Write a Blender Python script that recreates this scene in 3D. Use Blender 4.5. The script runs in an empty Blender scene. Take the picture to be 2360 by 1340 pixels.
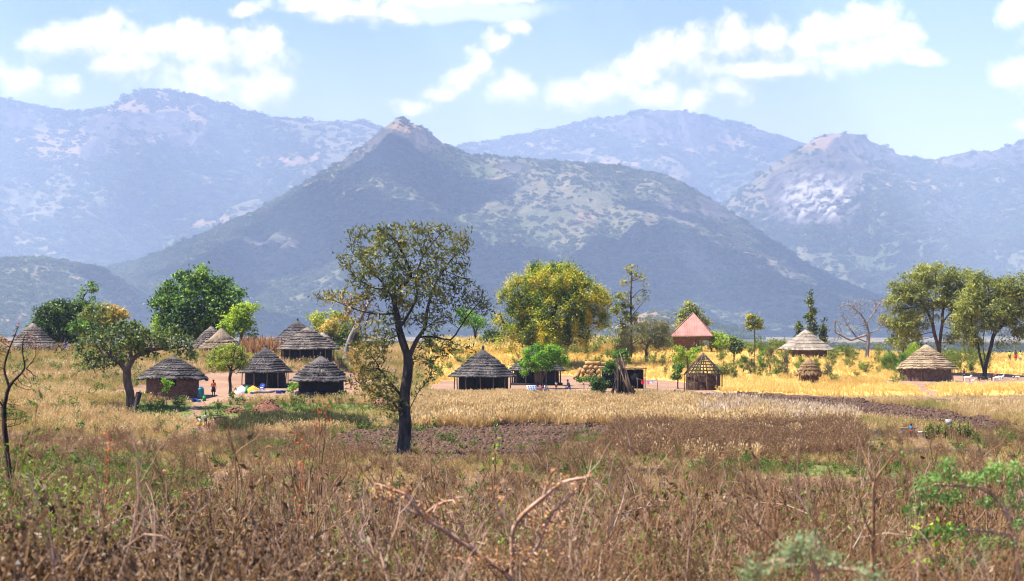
import bpy, bmesh, math, random
import numpy as np
from mathutils import Vector, Matrix

# ---------------------------------------------------------------- camera
scene = bpy.context.scene
col = scene.collection
F, HC, YH, CX = 4589.0, 6.3, 758.0, 1180.0      # focal length in photo pixels (70 mm), eye height, horizon row, centre column
cam_d = bpy.data.cameras.new('camera')
cam = bpy.data.objects.new('camera', cam_d); col.objects.link(cam)
cam.location = (0, 0, HC); cam.rotation_euler = (math.pi / 2, 0, 0)
cam_d.sensor_width = 36; cam_d.lens = 70; cam_d.shift_y = 88 / 2360
cam_d.clip_start = 0.5; cam_d.clip_end = 40000
cam_d.dof.use_dof = True; cam_d.dof.focus_distance = 170; cam_d.dof.aperture_fstop = 4.0
scene.camera = cam

# ---------------------------------------------------------------- light, sky, exposure
SUN_AZ, SUN_EL = math.radians(-96), math.radians(61)
SUN_DIR = Vector((math.sin(SUN_AZ) * math.cos(SUN_EL), math.cos(SUN_AZ) * math.cos(SUN_EL), math.sin(SUN_EL)))
sun_d = bpy.data.lights.new('sun', 'SUN'); sun_d.energy = 5.0; sun_d.angle = math.radians(0.5); sun_d.color = (1.0, 0.93, 0.82)
sun = bpy.data.objects.new('sun', sun_d); col.objects.link(sun)
sun.rotation_euler = (-SUN_DIR).to_track_quat('-Z', 'Y').to_euler(); sun.location = (-60, -40, 120)
SKY_STRENGTH = 0.055
scene.view_settings.view_transform = 'Standard'; scene.view_settings.look = 'None'
scene.view_settings.exposure = 1.88; scene.view_settings.gamma = 1
scene.view_settings.use_curve_mapping = False
cy = scene.cycles
cy.max_bounces = 6; cy.diffuse_bounces = 3; cy.glossy_bounces = 2; cy.transmission_bounces = 3; cy.transparent_max_bounces = 12
cy.volume_bounces = 0; cy.caustics_reflective = False; cy.caustics_refractive = False
cy.sample_clamp_indirect = 6
cy.pixel_filter_type = 'BLACKMAN_HARRIS'; cy.filter_width = 1.15
cy.use_denoising = True
try:
    cy.denoiser = 'OPENIMAGEDENOISE'; cy.denoising_input_passes = 'RGB_ALBEDO_NORMAL'; cy.denoising_prefilter = 'ACCURATE'
except Exception:
    pass

def nd(nt, kind, **kw):
    n = nt.nodes.new(kind)
    for k, v in kw.items():
        if k.startswith('i_'):
            n.inputs[int(k[2:])].default_value = v
        else:
            setattr(n, k, v)
    return n

def math_n(nt, op, a, b=None, c=None, clamp=False):
    n = nt.nodes.new('ShaderNodeMath'); n.operation = op; n.use_clamp = clamp
    for i, v in enumerate((a, b, c)):
        if v is None: continue
        if isinstance(v, (int, float)): n.inputs[i].default_value = v
        else: nt.links.new(v, n.inputs[i])
    return n.outputs[0]

def mix_n(nt, fac, a, b, kind='RGBA', blend='MIX'):
    n = nt.nodes.new('ShaderNodeMix'); n.data_type = kind; n.blend_type = blend if kind == 'RGBA' else 'MIX'
    fi, ai, bi = (0, 6, 7) if kind == 'RGBA' else (0, 2, 3)
    for i, v in ((fi, fac), (ai, a), (bi, b)):
        if isinstance(v, (int, float)): n.inputs[i].default_value = v
        elif isinstance(v, tuple): n.inputs[i].default_value = (*v, 1) if len(v) == 3 else v
        else: nt.links.new(v, n.inputs[i])
    return n.outputs[2 if kind == 'RGBA' else 0]

def smooth_n(nt, v, lo, hi):
    n = nt.nodes.new('ShaderNodeMapRange'); n.interpolation_type = 'SMOOTHSTEP'
    nt.links.new(v, n.inputs[0]); n.inputs[1].default_value = lo; n.inputs[2].default_value = hi
    return n.outputs[0]

world = bpy.data.worlds.new('World'); scene.world = world; world.use_nodes = True
wt = world.node_tree; wt.nodes.clear()
sky = nd(wt, 'ShaderNodeTexSky', sky_type='NISHITA', sun_disc=False, sun_elevation=SUN_EL, sun_rotation=SUN_AZ,
         altitude=800, air_density=1.0, dust_density=0.7, ozone_density=1.4)
tc = nd(wt, 'ShaderNodeTexCoord')
sep = nd(wt, 'ShaderNodeSeparateXYZ'); wt.links.new(tc.outputs['Generated'], sep.inputs[0])
sx, sy, sz = sep.outputs
az = math_n(wt, 'ARCTAN2', sx, sy); el = math_n(wt, 'ARCSINE', sz)
dirv = nd(wt, 'ShaderNodeCombineXYZ'); wt.links.new(az, dirv.inputs[0]); wt.links.new(el, dirv.inputs[1])
def noise_w(vec, scale, detail, rough=0.55):
    n = nd(wt, 'ShaderNodeTexNoise'); n.noise_dimensions = '3D'
    wt.links.new(vec, n.inputs['Vector']); n.inputs['Scale'].default_value = scale
    n.inputs['Detail'].default_value = detail; n.inputs['Roughness'].default_value = rough
    return n.outputs[0]
CLOUDS = [(150,112,75,42),(235,100,85,62),(275,70,42,34),(330,120,110,52),(420,112,75,55),(500,120,75,62),(590,125,75,60),(300,160,120,32),
          (470,195,140,58),(600,205,75,60),(15,180,62,48),(75,205,50,40),(165,212,50,30),(-60,190,60,70),
          (690,20,85,34),(800,30,130,40),(900,40,90,30),(1000,5,190,28),(1160,0,150,20),(562,35,38,22),
          (1185,70,42,26),(1150,105,44,34),(1105,150,42,42),(1065,190,52,38),(1020,215,52,22),(1180,215,70,40),(960,245,60,22),(1290,235,70,36),
          (1330,215,80,40),(1400,205,70,46),(1480,165,60,46),(1530,130,62,55),(1600,115,66,50),(1690,95,60,46),(1770,100,62,40),(1840,125,62,44),
          (1930,85,95,52),(2000,75,85,52),(2060,105,68,58),(1960,145,130,40),(1760,165,200,34),(1500,215,110,46),(1680,210,62,40),(1580,235,70,36),
          (2110,150,60,25),(2320,40,46,56),(2370,90,60,70),(2320,195,64,52),(2370,240,60,50),(2360,310,36,20)]
vor = nd(wt, 'ShaderNodeTexVoronoi', feature='F1', normalize=True); vor.inputs['Scale'].default_value = 62; vor.inputs['Detail'].default_value = 3.0; vor.inputs['Roughness'].default_value = 0.6
vw = nd(wt, 'ShaderNodeVectorMath', operation='MULTIPLY_ADD'); vwn = nd(wt, 'ShaderNodeTexNoise'); wt.links.new(dirv.outputs[0], vwn.inputs['Vector']); vwn.inputs['Scale'].default_value = 110; vwn.inputs['Detail'].default_value = 4
wt.links.new(vwn.outputs[1], vw.inputs[0]); vw.inputs[1].default_value = (0.012, 0.01, 0.01); wt.links.new(dirv.outputs[0], vw.inputs[2]); wt.links.new(vw.outputs[0], vor.inputs['Vector'])
puff = math_n(wt, 'SUBTRACT', 1.0, math_n(wt, 'MULTIPLY', vor.outputs['Distance'], 1.7))
NCLD = math_n(wt, 'MULTIPLY_ADD', puff, 0.5, math_n(wt, 'MULTIPLY', noise_w(dirv.outputs[0], 60.0, 7.0, 0.6), 0.5))
warp = nd(wt, 'ShaderNodeTexNoise'); wt.links.new(dirv.outputs[0], warp.inputs['Vector'])
warp.inputs['Scale'].default_value = 34; warp.inputs['Detail'].default_value = 3
wv = nd(wt, 'ShaderNodeVectorMath', operation='MULTIPLY_ADD'); wt.links.new(warp.outputs[1], wv.inputs[0])
wv.inputs[1].default_value = (0.022, 0.014, 0); wt.links.new(dirv.outputs[0], wv.inputs[2])
def blob_field(vec):
    acc = None
    for (bx_, by_, rx_, ry_) in CLOUDS:
        s = nd(wt, 'ShaderNodeVectorMath', operation='SUBTRACT'); wt.links.new(vec, s.inputs[0])
        s.inputs[1].default_value = ((bx_ - CX) / F + 0.011, (YH - by_) / F + 0.007, 0)
        m = nd(wt, 'ShaderNodeVectorMath', operation='MULTIPLY'); wt.links.new(s.outputs[0], m.inputs[0])
        m.inputs[1].default_value = (F / rx_, F / ry_, 0)
        d = nd(wt, 'ShaderNodeVectorMath', operation='LENGTH'); wt.links.new(m.outputs[0], d.inputs[0])
        if acc is None: acc = d.outputs['Value']
        else:
            sm = nd(wt, 'ShaderNodeMath', operation='SMOOTH_MIN'); wt.links.new(acc, sm.inputs[0]); wt.links.new(d.outputs['Value'], sm.inputs[1])
            sm.inputs[2].default_value = 0.25; acc = sm.outputs[0]
    return math_n(wt, 'SUBTRACT', 1.08, acc)
field0 = blob_field(wv.outputs[0])
field = field0
# the same kind of clouds go on over the rest of the sky
big = noise_w(tc.outputs['Generated'], 3.2, 5.0, 0.55)
outside = math_n(wt, 'MAXIMUM', smooth_n(wt, math_n(wt, 'ABSOLUTE', az), 0.285, 0.36), smooth_n(wt, el, 0.185, 0.26))
rest = math_n(wt, 'MULTIPLY_ADD', math_n(wt, 'SUBTRACT', big, 0.66), 5.0, -1.2)
rest = math_n(wt, 'MULTIPLY_ADD', outside, 1.2, rest)
field = math_n(wt, 'MAXIMUM', field, rest)
field = math_n(wt, 'MULTIPLY_ADD', math_n(wt, 'SUBTRACT', NCLD, 0.5), 2.5, field)
alpha = smooth_n(wt, field, -0.15, 0.85)
fade = smooth_n(wt, el, 0.075, 0.15)                          # cloud bases thin out low down
alpha = math_n(wt, 'MULTIPLY', alpha, math_n(wt, 'MULTIPLY_ADD', fade, 0.42, 0.55))
shade = smooth_n(wt, noise_w(dirv.outputs[0], 48.0, 6.0, 0.6), 0.38, 0.58)
lift = nd(wt, 'ShaderNodeVectorMath', operation='ADD'); wt.links.new(wv.outputs[0], lift.inputs[0]); lift.inputs[1].default_value = (-0.004, 0.0075, 0)
relief = math_n(wt, 'SUBTRACT', field0, blob_field(lift.outputs[0]))
shade = math_n(wt, 'MULTIPLY_ADD', smooth_n(wt, puff, 0.2, 0.75), 0.45, math_n(wt, 'MULTIPLY', smooth_n(wt, relief, -0.32, 0.22), 0.55))
ccol = mix_n(wt, shade, (7.6, 7.0, 8.2), (15.5, 13.4, 12.6))
# grey underside of the long cloud at the top
gs = nd(wt, 'ShaderNodeVectorMath', operation='SUBTRACT'); wt.links.new(wv.outputs[0], gs.inputs[0]); gs.inputs[1].default_value = ((1080 - CX) / F + 0.011, (YH - 34) / F + 0.007, 0)
gm = nd(wt, 'ShaderNodeVectorMath', operation='MULTIPLY'); wt.links.new(gs.outputs[0], gm.inputs[0]); gm.inputs[1].default_value = (F / 210, F / 24, 0)
gl = nd(wt, 'ShaderNodeVectorMath', operation='LENGTH'); wt.links.new(gm.outputs[0], gl.inputs[0])
gmask = smooth_n(wt, math_n(wt, 'MULTIPLY_ADD', math_n(wt, 'SUBTRACT', NCLD, 0.5), -1.0, gl.outputs['Value']), 1.25, 0.45)
ccol = mix_n(wt, gmask, ccol, (7.5, 8.0, 11.0))
alpha = math_n(wt, 'MAXIMUM', alpha, math_n(wt, 'MULTIPLY', gmask, 0.85))
skyc = mix_n(wt, 1.0, sky.outputs[0], (0.62, 0.76, 1.2), blend='MULTIPLY')
veil = math_n(wt, 'MULTIPLY', smooth_n(wt, el, 0.16, 0.03), 0.55)
skyc = mix_n(wt, veil, skyc, (13.6, 11.2, 12.0))
final = mix_n(wt, alpha, skyc, ccol)
bg = nd(wt, 'ShaderNodeBackground'); bg.inputs['Strength'].default_value = SKY_STRENGTH; wt.links.new(final, bg.inputs[0])
wo = nd(wt, 'ShaderNodeOutputWorld'); wt.links.new(bg.outputs[0], wo.inputs[0])
# ---------------------------------------------------------------- helpers
rng = np.random.default_rng(7)
def W(px, py, D): return np.array([(px - CX) / F * D, D, HC - (py - YH) / F * D])
def ppm(D): return F / D
def sstep(a, b, x):
    t = np.clip((np.asarray(x, float) - a) / (b - a), 0, 1); return t * t * (3 - 2 * t)

def _hash(ix, iy, seed):
    n = (ix.astype(np.int64) * 374761393 + iy.astype(np.int64) * 668265263 + seed * 1442695041) & 0x7fffffff
    n = ((n ^ (n >> 13)) * 1274126177) & 0x7fffffff
    return ((n ^ (n >> 16)) & 0xffff) / 65535.0
def vnoise(x, y, seed=0):
    x = np.asarray(x, float); y = np.asarray(y, float)
    ix = np.floor(x); iy = np.floor(y); fx = x - ix; fy = y - iy
    fx = fx * fx * (3 - 2 * fx); fy = fy * fy * (3 - 2 * fy); ix = ix.astype(np.int64); iy = iy.astype(np.int64)
    a = _hash(ix, iy, seed); b = _hash(ix + 1, iy, seed); c = _hash(ix, iy + 1, seed); d = _hash(ix + 1, iy + 1, seed)
    return (a + (b - a) * fx) * (1 - fy) + (c + (d - c) * fx) * fy
def fbm(x, y, octv=4, seed=0, gain=0.5):
    s = 0; a = 1; t = 0
    for o in range(octv):
        s = s + a * vnoise(np.asarray(x) * 2 ** o + o * 17.3, np.asarray(y) * 2 ** o - o * 9.1, seed + o); t += a; a *= gain
    return s / t

def tag(o, label=None, cat=None, group=None, kind=None):
    if label: o['label'] = label
    if cat: o['category'] = cat
    if group: o['group'] = group
    if kind: o['kind'] = kind
    return o
def empty(name, loc=(0, 0, 0), rz=0.0, label=None, cat=None, group=None):
    o = bpy.data.objects.new(name, None); col.objects.link(o); o.empty_display_size = 0.2
    o.location = loc; o.rotation_euler = (0, 0, rz); return tag(o, label, cat, group)

def make_mesh(name, V, faces, attrs=None, smooth=True):
    """V (N,3); faces: list of int arrays of shape (M,k)"""
    me = bpy.data.meshes.new(name); V = np.ascontiguousarray(V, dtype=np.float32)
    faces = [np.asarray(f, dtype=np.int32) for f in faces if len(f)]
    nl = sum(f.size for f in faces); nf = sum(len(f) for f in faces)
    me.vertices.add(len(V)); me.vertices.foreach_set('co', V.ravel())
    me.loops.add(nl); me.polygons.add(nf)
    me.loops.foreach_set('vertex_index', np.concatenate([f.ravel() for f in faces]))
    tot = np.concatenate([np.full(len(f), f.shape[1], dtype=np.int32) for f in faces])
    me.polygons.foreach_set('loop_start', np.concatenate([[0], np.cumsum(tot)[:-1]]).astype(np.int32))
    if smooth: me.polygons.foreach_set('use_smooth', np.ones(nf, dtype=bool))
    for k, a in (attrs or {}).items():
        at = me.attributes.new(k, 'FLOAT', 'POINT'); at.data.foreach_set('value', np.asarray(a, dtype=np.float32))
    me.update(calc_edges=True); return me

class MB:
    def __init__(s): s.V = []; s.Q = []; s.T = []; s.A = []; s.n = 0
    def add(s, V, Q=None, T=None, tint=0.5):
        V = np.asarray(V, float).reshape(-1, 3)
        if Q is not None and len(Q): s.Q.append(np.asarray(Q, int) + s.n)
        if T is not None and len(T): s.T.append(np.asarray(T, int) + s.n)
        s.V.append(V); s.A.append(np.broadcast_to(np.asarray(tint, float), (len(V),)).copy()); s.n += len(V); return s
    def box(s, c, size, rz=0, tint=0.5, taper=1.0, rx=0, ry=0, jit=0):
        hx, hy, hz = np.array(size) / 2
        V = np.array([[x * hx * (taper if z > 0 else 1), y * hy * (taper if z > 0 else 1), z * hz] for z in (-1, 1) for y in (-1, 1) for x in (-1, 1)])
        if jit: V = V + rng.uniform(-jit, jit, V.shape)
        m = np.array((Matrix.Rotation(rz, 3, 'Z') @ Matrix.Rotation(ry, 3, 'Y') @ Matrix.Rotation(rx, 3, 'X')))
        V = V @ m.T + np.array(c)
        return s.add(V, [[0, 2, 3, 1], [4, 5, 7, 6], [0, 1, 5, 4], [1, 3, 7, 5], [3, 2, 6, 7], [2, 0, 4, 6]], tint=tint)
    def tube(s, P, R, n=6, tint=0.5, cap=True):
        P = np.asarray(P, float); k = len(P); R = np.broadcast_to(np.asarray(R, float), (k,))
        T = np.gradient(P, axis=0); T /= np.linalg.norm(T, axis=1)[:, None] + 1e-9
        ref = np.array([0.0, 0, 1]) if abs(T[0, 2]) < 0.8 else np.array([1.0, 0, 0])
        a = np.linspace(0, 2 * np.pi, n, endpoint=False); ca, sa = np.cos(a), np.sin(a)
        u = np.cross(T[0], ref); u /= np.linalg.norm(u); U = np.empty((k, 3))
        for i in range(k):
            u = u - T[i] * (u @ T[i]); u /= np.linalg.norm(u) + 1e-9; U[i] = u
        B = np.cross(T, U)
        V = P[:, None] + R[:, None, None] * (U[:, None] * ca[None, :, None] + B[:, None] * sa[None, :, None])
        i = np.arange(k - 1)[:, None] * n; j = np.arange(n)[None]; j2 = (j + 1) % n
        Q = np.stack([i + j, i + j2, i + n + j2, i + n + j], -1).reshape(-1, 4); Tt = None
        V = V.reshape(-1, 3)
        if cap:
            V = np.vstack([V, P[0] - T[0] * R[0] * .2, P[-1] + T[-1] * R[-1] * 0.5]); c0, c1 = k * n, k * n + 1; b = (k - 1) * n
            Tt = [[c0, (q + 1) % n, q] for q in range(n)] + [[c1, b + q, b + (q + 1) % n] for q in range(n)]
        if np.ndim(tint) == 1 and len(tint) == k:
            tt = np.repeat(tint, n); tint = np.concatenate([tt, [tint[0], tint[-1]]]) if cap else tt
        return s.add(V, Q, Tt, tint)
    def lathe(s, prof, n=24, c=(0, 0, 0), tint=0.5, wob=0.0, seed=0, close=False, sy=1.0):
        prof = np.asarray(prof, float); k = len(prof); a = np.linspace(0, 2 * np.pi, n, endpoint=False)
        w = 1 + wob * (np.sin(a * 3 + seed) * .5 + np.sin(a * 5 + seed * 2.3) * .5)
        r = prof[:, 0][:, None] * w[None]
        V = np.stack([r * np.cos(a), r * np.sin(a) * sy, np.broadcast_to(prof[:, 1][:, None], r.shape)], -1).reshape(-1, 3) + np.array(c)
        i = np.arange(k - 1)[:, None] * n; j = np.arange(n)[None]; j2 = (j + 1) % n
        Q = np.stack([i + j, i + j2, i + n + j2, i + n + j], -1).reshape(-1, 4)
        return s.add(V, Q, None, tint)
    def build(s, name, mat, parent=None, smooth=True, link=True):
        if not s.V: return None
        V = np.vstack(s.V); fs = []
        if s.Q: fs.append(np.vstack(s.Q))
        if s.T: fs.append(np.vstack(s.T))
        me = make_mesh(name, V, fs, {'tint': np.concatenate(s.A)}, smooth)
        if mat: me.materials.append(mat)
        o = bpy.data.objects.new(name, me)
        if link: col.objects.link(o)
        if parent: o.parent = parent
        return o

# ---------------------------------------------------------------- materials
def new_mat(name):
    m = bpy.data.materials.new(name); m.use_nodes = True; nt = m.node_tree; nt.nodes.clear()
    out = nt.nodes.new('ShaderNodeOutputMaterial'); return m, nt, out
KA = 0.78      # base colours as measured under this exposure
def ramp(nt, fac, cols, k=None):
    k = KA if k is None else k
    r = nt.nodes.new('ShaderNodeValToRGB'); e = r.color_ramp.elements
    pos = np.linspace(0, 1, len(cols))
    while len(e) < len(cols): e.new(0.5)
    for i, c in enumerate(cols):
        if len(c) == 2: p, c = c
        else: p = pos[i]
        e[i].position = p; e[i].color = (c[0] * k, c[1] * k, c[2] * k, 1)
    nt.links.new(fac, r.inputs[0]); return r.outputs[0]
def noise(nt, vec, scale, detail=5, rough=0.6, dist=0.0):
    n = nt.nodes.new('ShaderNodeTexNoise')
    if vec is not None: nt.links.new(vec, n.inputs['Vector'])
    n.inputs['Scale'].default_value = scale; n.inputs['Detail'].default_value = detail
    n.inputs['Roughness'].default_value = rough; n.inputs['Distortion'].default_value = dist
    return n.outputs[0]
def attr(nt, name, out=2):
    a = nt.nodes.new('ShaderNodeAttribute'); a.attribute_name = name; return a.outputs[out]
def scaled(nt, vec, s):
    n = nt.nodes.new('ShaderNodeVectorMath'); n.operation = 'MULTIPLY'; nt.links.new(vec, n.inputs[0]); n.inputs[1].default_value = s
    return n.outputs[0]
def position(nt): return nt.nodes.new('ShaderNodeNewGeometry').outputs['Position']
def objco(nt): return nt.nodes.new('ShaderNodeTexCoord').outputs['Object']
def principled(nt, colr, rough=0.9, spec=0.2, bump=None, bstr=0.3, bdist=0.02, metal=0.0):
    p = nt.nodes.new('ShaderNodeBsdfPrincipled')
    if isinstance(colr, tuple): p.inputs['Base Color'].default_value = (*colr, 1)
    else: nt.links.new(colr, p.inputs['Base Color'])
    p.inputs['Roughness'].default_value = rough; p.inputs['Specular IOR Level'].default_value = spec; p.inputs['Metallic'].default_value = metal
    if bump is not None:
        b = nt.nodes.new('ShaderNodeBump'); b.inputs['Strength'].default_value = bstr; b.inputs['Distance'].default_value = bdist
        nt.links.new(bump, b.inputs['Height']); nt.links.new(b.outputs[0], p.inputs['Normal'])
    return p.outputs[0]
def surf(name, cols, scale=3.0, rough=0.9, bstr=0.4, bdist=0.03, stretch=(1, 1, 1), spec=0.2, tint=0.0, metal=0.0, detail=6):
    m, nt, out = new_mat(name); v = scaled(nt, objco(nt), stretch)
    n = noise(nt, v, scale, detail); f = smooth_n(nt, n, 0.28, 0.72)
    if tint: f = mix_n(nt, tint, f, attr(nt, 'tint'), 'FLOAT')
    c = ramp(nt, f, cols)
    nt.links.new(principled(nt, c, rough, spec, n, bstr, bdist, metal), out.inputs[0]); return m
def leaf_mat(name, cols, transl=0.3, rand=0.25, gain=1.25, patch=0.0, pcol=(0.3, 0.2, 0.05), pscale=0.5, rough=0.5, pthr=(0.5, 0.62), boost=1.5):
    cols = [tuple(min(.8, v * boost) for v in c) for c in cols]
    m, nt, out = new_mat(name)
    f = attr(nt, 'tint')
    if rand:
        oi = nt.nodes.new('ShaderNodeObjectInfo'); f = mix_n(nt, rand, f, oi.outputs['Random'], 'FLOAT')
    c = ramp(nt, f, cols)
    if patch:
        pm = smooth_n(nt, noise(nt, position(nt), pscale, 3), pthr[0], pthr[1])
        c = mix_n(nt, math_n(nt, 'MULTIPLY', pm, patch), c, pcol)
    p = principled(nt, c, rough, 0.25)
    if transl:
        t = nt.nodes.new('ShaderNodeBsdfTranslucent')
        nt.links.new(mix_n(nt, 1.0, c, (gain * 1.05, gain, gain * 0.6), blend='MULTIPLY'), t.inputs[0])
        mx = nt.nodes.new('ShaderNodeMixShader'); mx.inputs[0].default_value = transl
        nt.links.new(p, mx.inputs[1]); nt.links.new(t.outputs[0], mx.inputs[2]); p = mx.outputs[0]
    nt.links.new(p, out.inputs[0]); return m
def plain(name, c, rough=0.8, var=0.25, spec=0.2, scale=14):
    return surf(name, [tuple(x * (1 - var) for x in c), c, tuple(min(1, x * (1 + var)) for x in c)], scale, rough, 0.15, 0.01, spec=spec)

# ---------------------------------------------------------------- lie of the land
def _t(px, D=250.0): return (np.array(px, float) - CX) / F * D
_RX = _t([-600, 0, 170, 400, 600, 750, 950, 1200, 1500, 1700, 1900, 2150, 2400, 3000])
_R0 = [165, 172, 180, 205, 212, 212, 225, 235, 235, 226, 235, 258, 268, 270]
_R1 = [256, 256, 256, 244, 238, 236, 290, 300, 300, 292, 300, 305, 305, 310]
_RR = [3.4, 3.4, 3.4, 3.2, 3.2, 3.1, 3.4, 3.6, 3.6, 3.0, 2.8, 2.2, 2.0, 2.0]
_YX = _t([-600, 150, 300, 1500, 1700, 1950, 3000])
_Y0 = [150, 152, 164, 164, 160, 150, 150]; _Y1 = [190, 188, 186, 188, 215, 255, 255]; _YR = [2.2, 2.1, 2.0, 2.0, 1.95, 1.75, 1.7]
def gz(x, y):
    x = np.asarray(x, float); y = np.asarray(y, float)
    z = np.interp(y, [-60, 0, 8, 14, 20, 30, 45, 60, 74], [4.9, 4.7, 4.4, 3.9, 3.2, 1.8, -0.15, -1.75, -2.0])
    xs = x * 250.0 / np.clip(y, 150, 320)
    def I(tx, ty): return np.interp(xs, tx, ty)
    z = z + I(_YX, _YR) * sst(y, I(_YX, _Y0), I(_YX, _Y1))
    d1 = I(_RX, _R1); z = z + I(_RX, _RR) * sst(y, I(_RX, _R0), d1)
    z = z - 19 * sst(y, d1 + 22, d1 + 260)
    near = 1 - sstep(320, 420, y)
    return z + near * ((fbm(x * .25, y * .25, 3, 3) - .5) * .28 + (fbm(x * .05, y * .05, 2, 5) - .5) * .5)
def sst(v, a, b):
    t = np.clip((v - a) / (b - a), 0, 1); return t * t * (3 - 2 * t)
def G(px, D): x = (px - CX) / F * D; return np.array([x, D, float(gz(x, D))])
def project(x, y, z): return CX + x / y * F, YH + (HC - z) / y * F

def inpoly(px, py, poly):
    r = np.zeros(np.shape(px), bool); n = len(poly)
    for i in range(n):
        x1, y1 = poly[i]; x2, y2 = poly[(i + 1) % n]
        if y1 == y2: continue
        c = ((y1 > py) != (y2 > py)) & (px < (x2 - x1) * (py - y1) / (y2 - y1) + x1); r ^= c
    return r
POLY = {
 'bare': [[(215,912),(290,893),(345,884),(470,866),(690,860),(830,862),(880,885),(850,912),(690,924),(560,920),(470,932),(440,926),(330,922)],
          [(985,905),(1000,880),(1100,872),(1250,866),(1350,864),(1500,872),(1560,878),(1610,890),(1580,903),(1430,914),(1200,912)],
          [(2010,880),(2060,868),(2200,860),(2360,866),(2600,868),(2600,885),(2360,886),(2180,892),(2080,890)],
          [(440,926),(470,930),(452,962),(430,968)],[(2090,888),(2120,888),(2190,930),(2170,932)],
          [(1560,895),(1700,905),(1680,915),(1500,912)],[(455,985),(500,985),(480,1000),(440,1000)]],
 'plough': [[(760,1015),(830,990),(930,978),(1200,975),(1480,980),(1560,990),(1480,1003),(1330,1012),(1260,1045),(1120,1062),(860,1058)],
            [(1540,905),(1640,908),(1700,906),(1820,908),(1930,918),(2060,935),(2170,945),(2320,975),(2400,990),(2280,1000),(2150,985),(2030,972),(1930,962),(1800,945),(1660,930)]],
 'burnt': [[(760,1035),(830,1028),(850,1042),(770,1048)],[(1945,988),(2060,982),(2075,1004),(1950,1010)],[(1940,1030),(2050,1035),(2270,1040),(2260,1056),(2090,1052),(1960,1050)],
           [(2320,1000),(2420,995),(2420,1015),(2330,1012)],[(690,1120),(760,1112),(780,1126),(700,1132)],[(1450,1085),(1560,1080),(1570,1095),(1450,1098)]],
 'green': [[(320,925),(560,935),(600,950),(520,975),(330,960)],[(-100,1060),(60,1045),(300,1050),(480,1090),(520,1150),(420,1185),(-100,1195)],[(540,1020),(700,1010),(720,1040),(560,1050)],[(1180,1075),(1420,1070),(1430,1100),(1200,1105)],[(1600,1060),(1760,1068),(2150,1075),(2120,1105),(1600,1095)],
           [(2230,1010),(2330,1005),(2330,1030),(2240,1030)],[(1310,1000),(1440,995),(1440,1015),(1320,1020)],[(480,935),(850,930),(900,955),(500,965)],[(1900,1190),(2300,1180),(2300,1300),(1900,1300)],
           [(1300,1240),(1560,1240),(1560,1340),(1300,1340)]],
}
def zones(x, y):
    z = gz(x, y); px, py = project(x, y, z)
    px = px + (fbm(x * .35, y * .18, 3, 31) - .5) * 70; py = py + (fbm(x * .35, y * .18, 3, 47) - .5) * 16
    out = {}
    for k, ps in POLY.items():
        m = np.zeros(np.shape(px), bool)
        for p in ps: m |= inpoly(px, py, p)
        out[k] = m
    gold = sst(px, 880.0, 1080.0) * sst(-py, -935.0, -885.0) + .35 * sst(-py, -880.0, -830.0) * (px < 950)
    out['gold'] = np.clip(gold, 0, 1); return out, px, py
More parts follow.
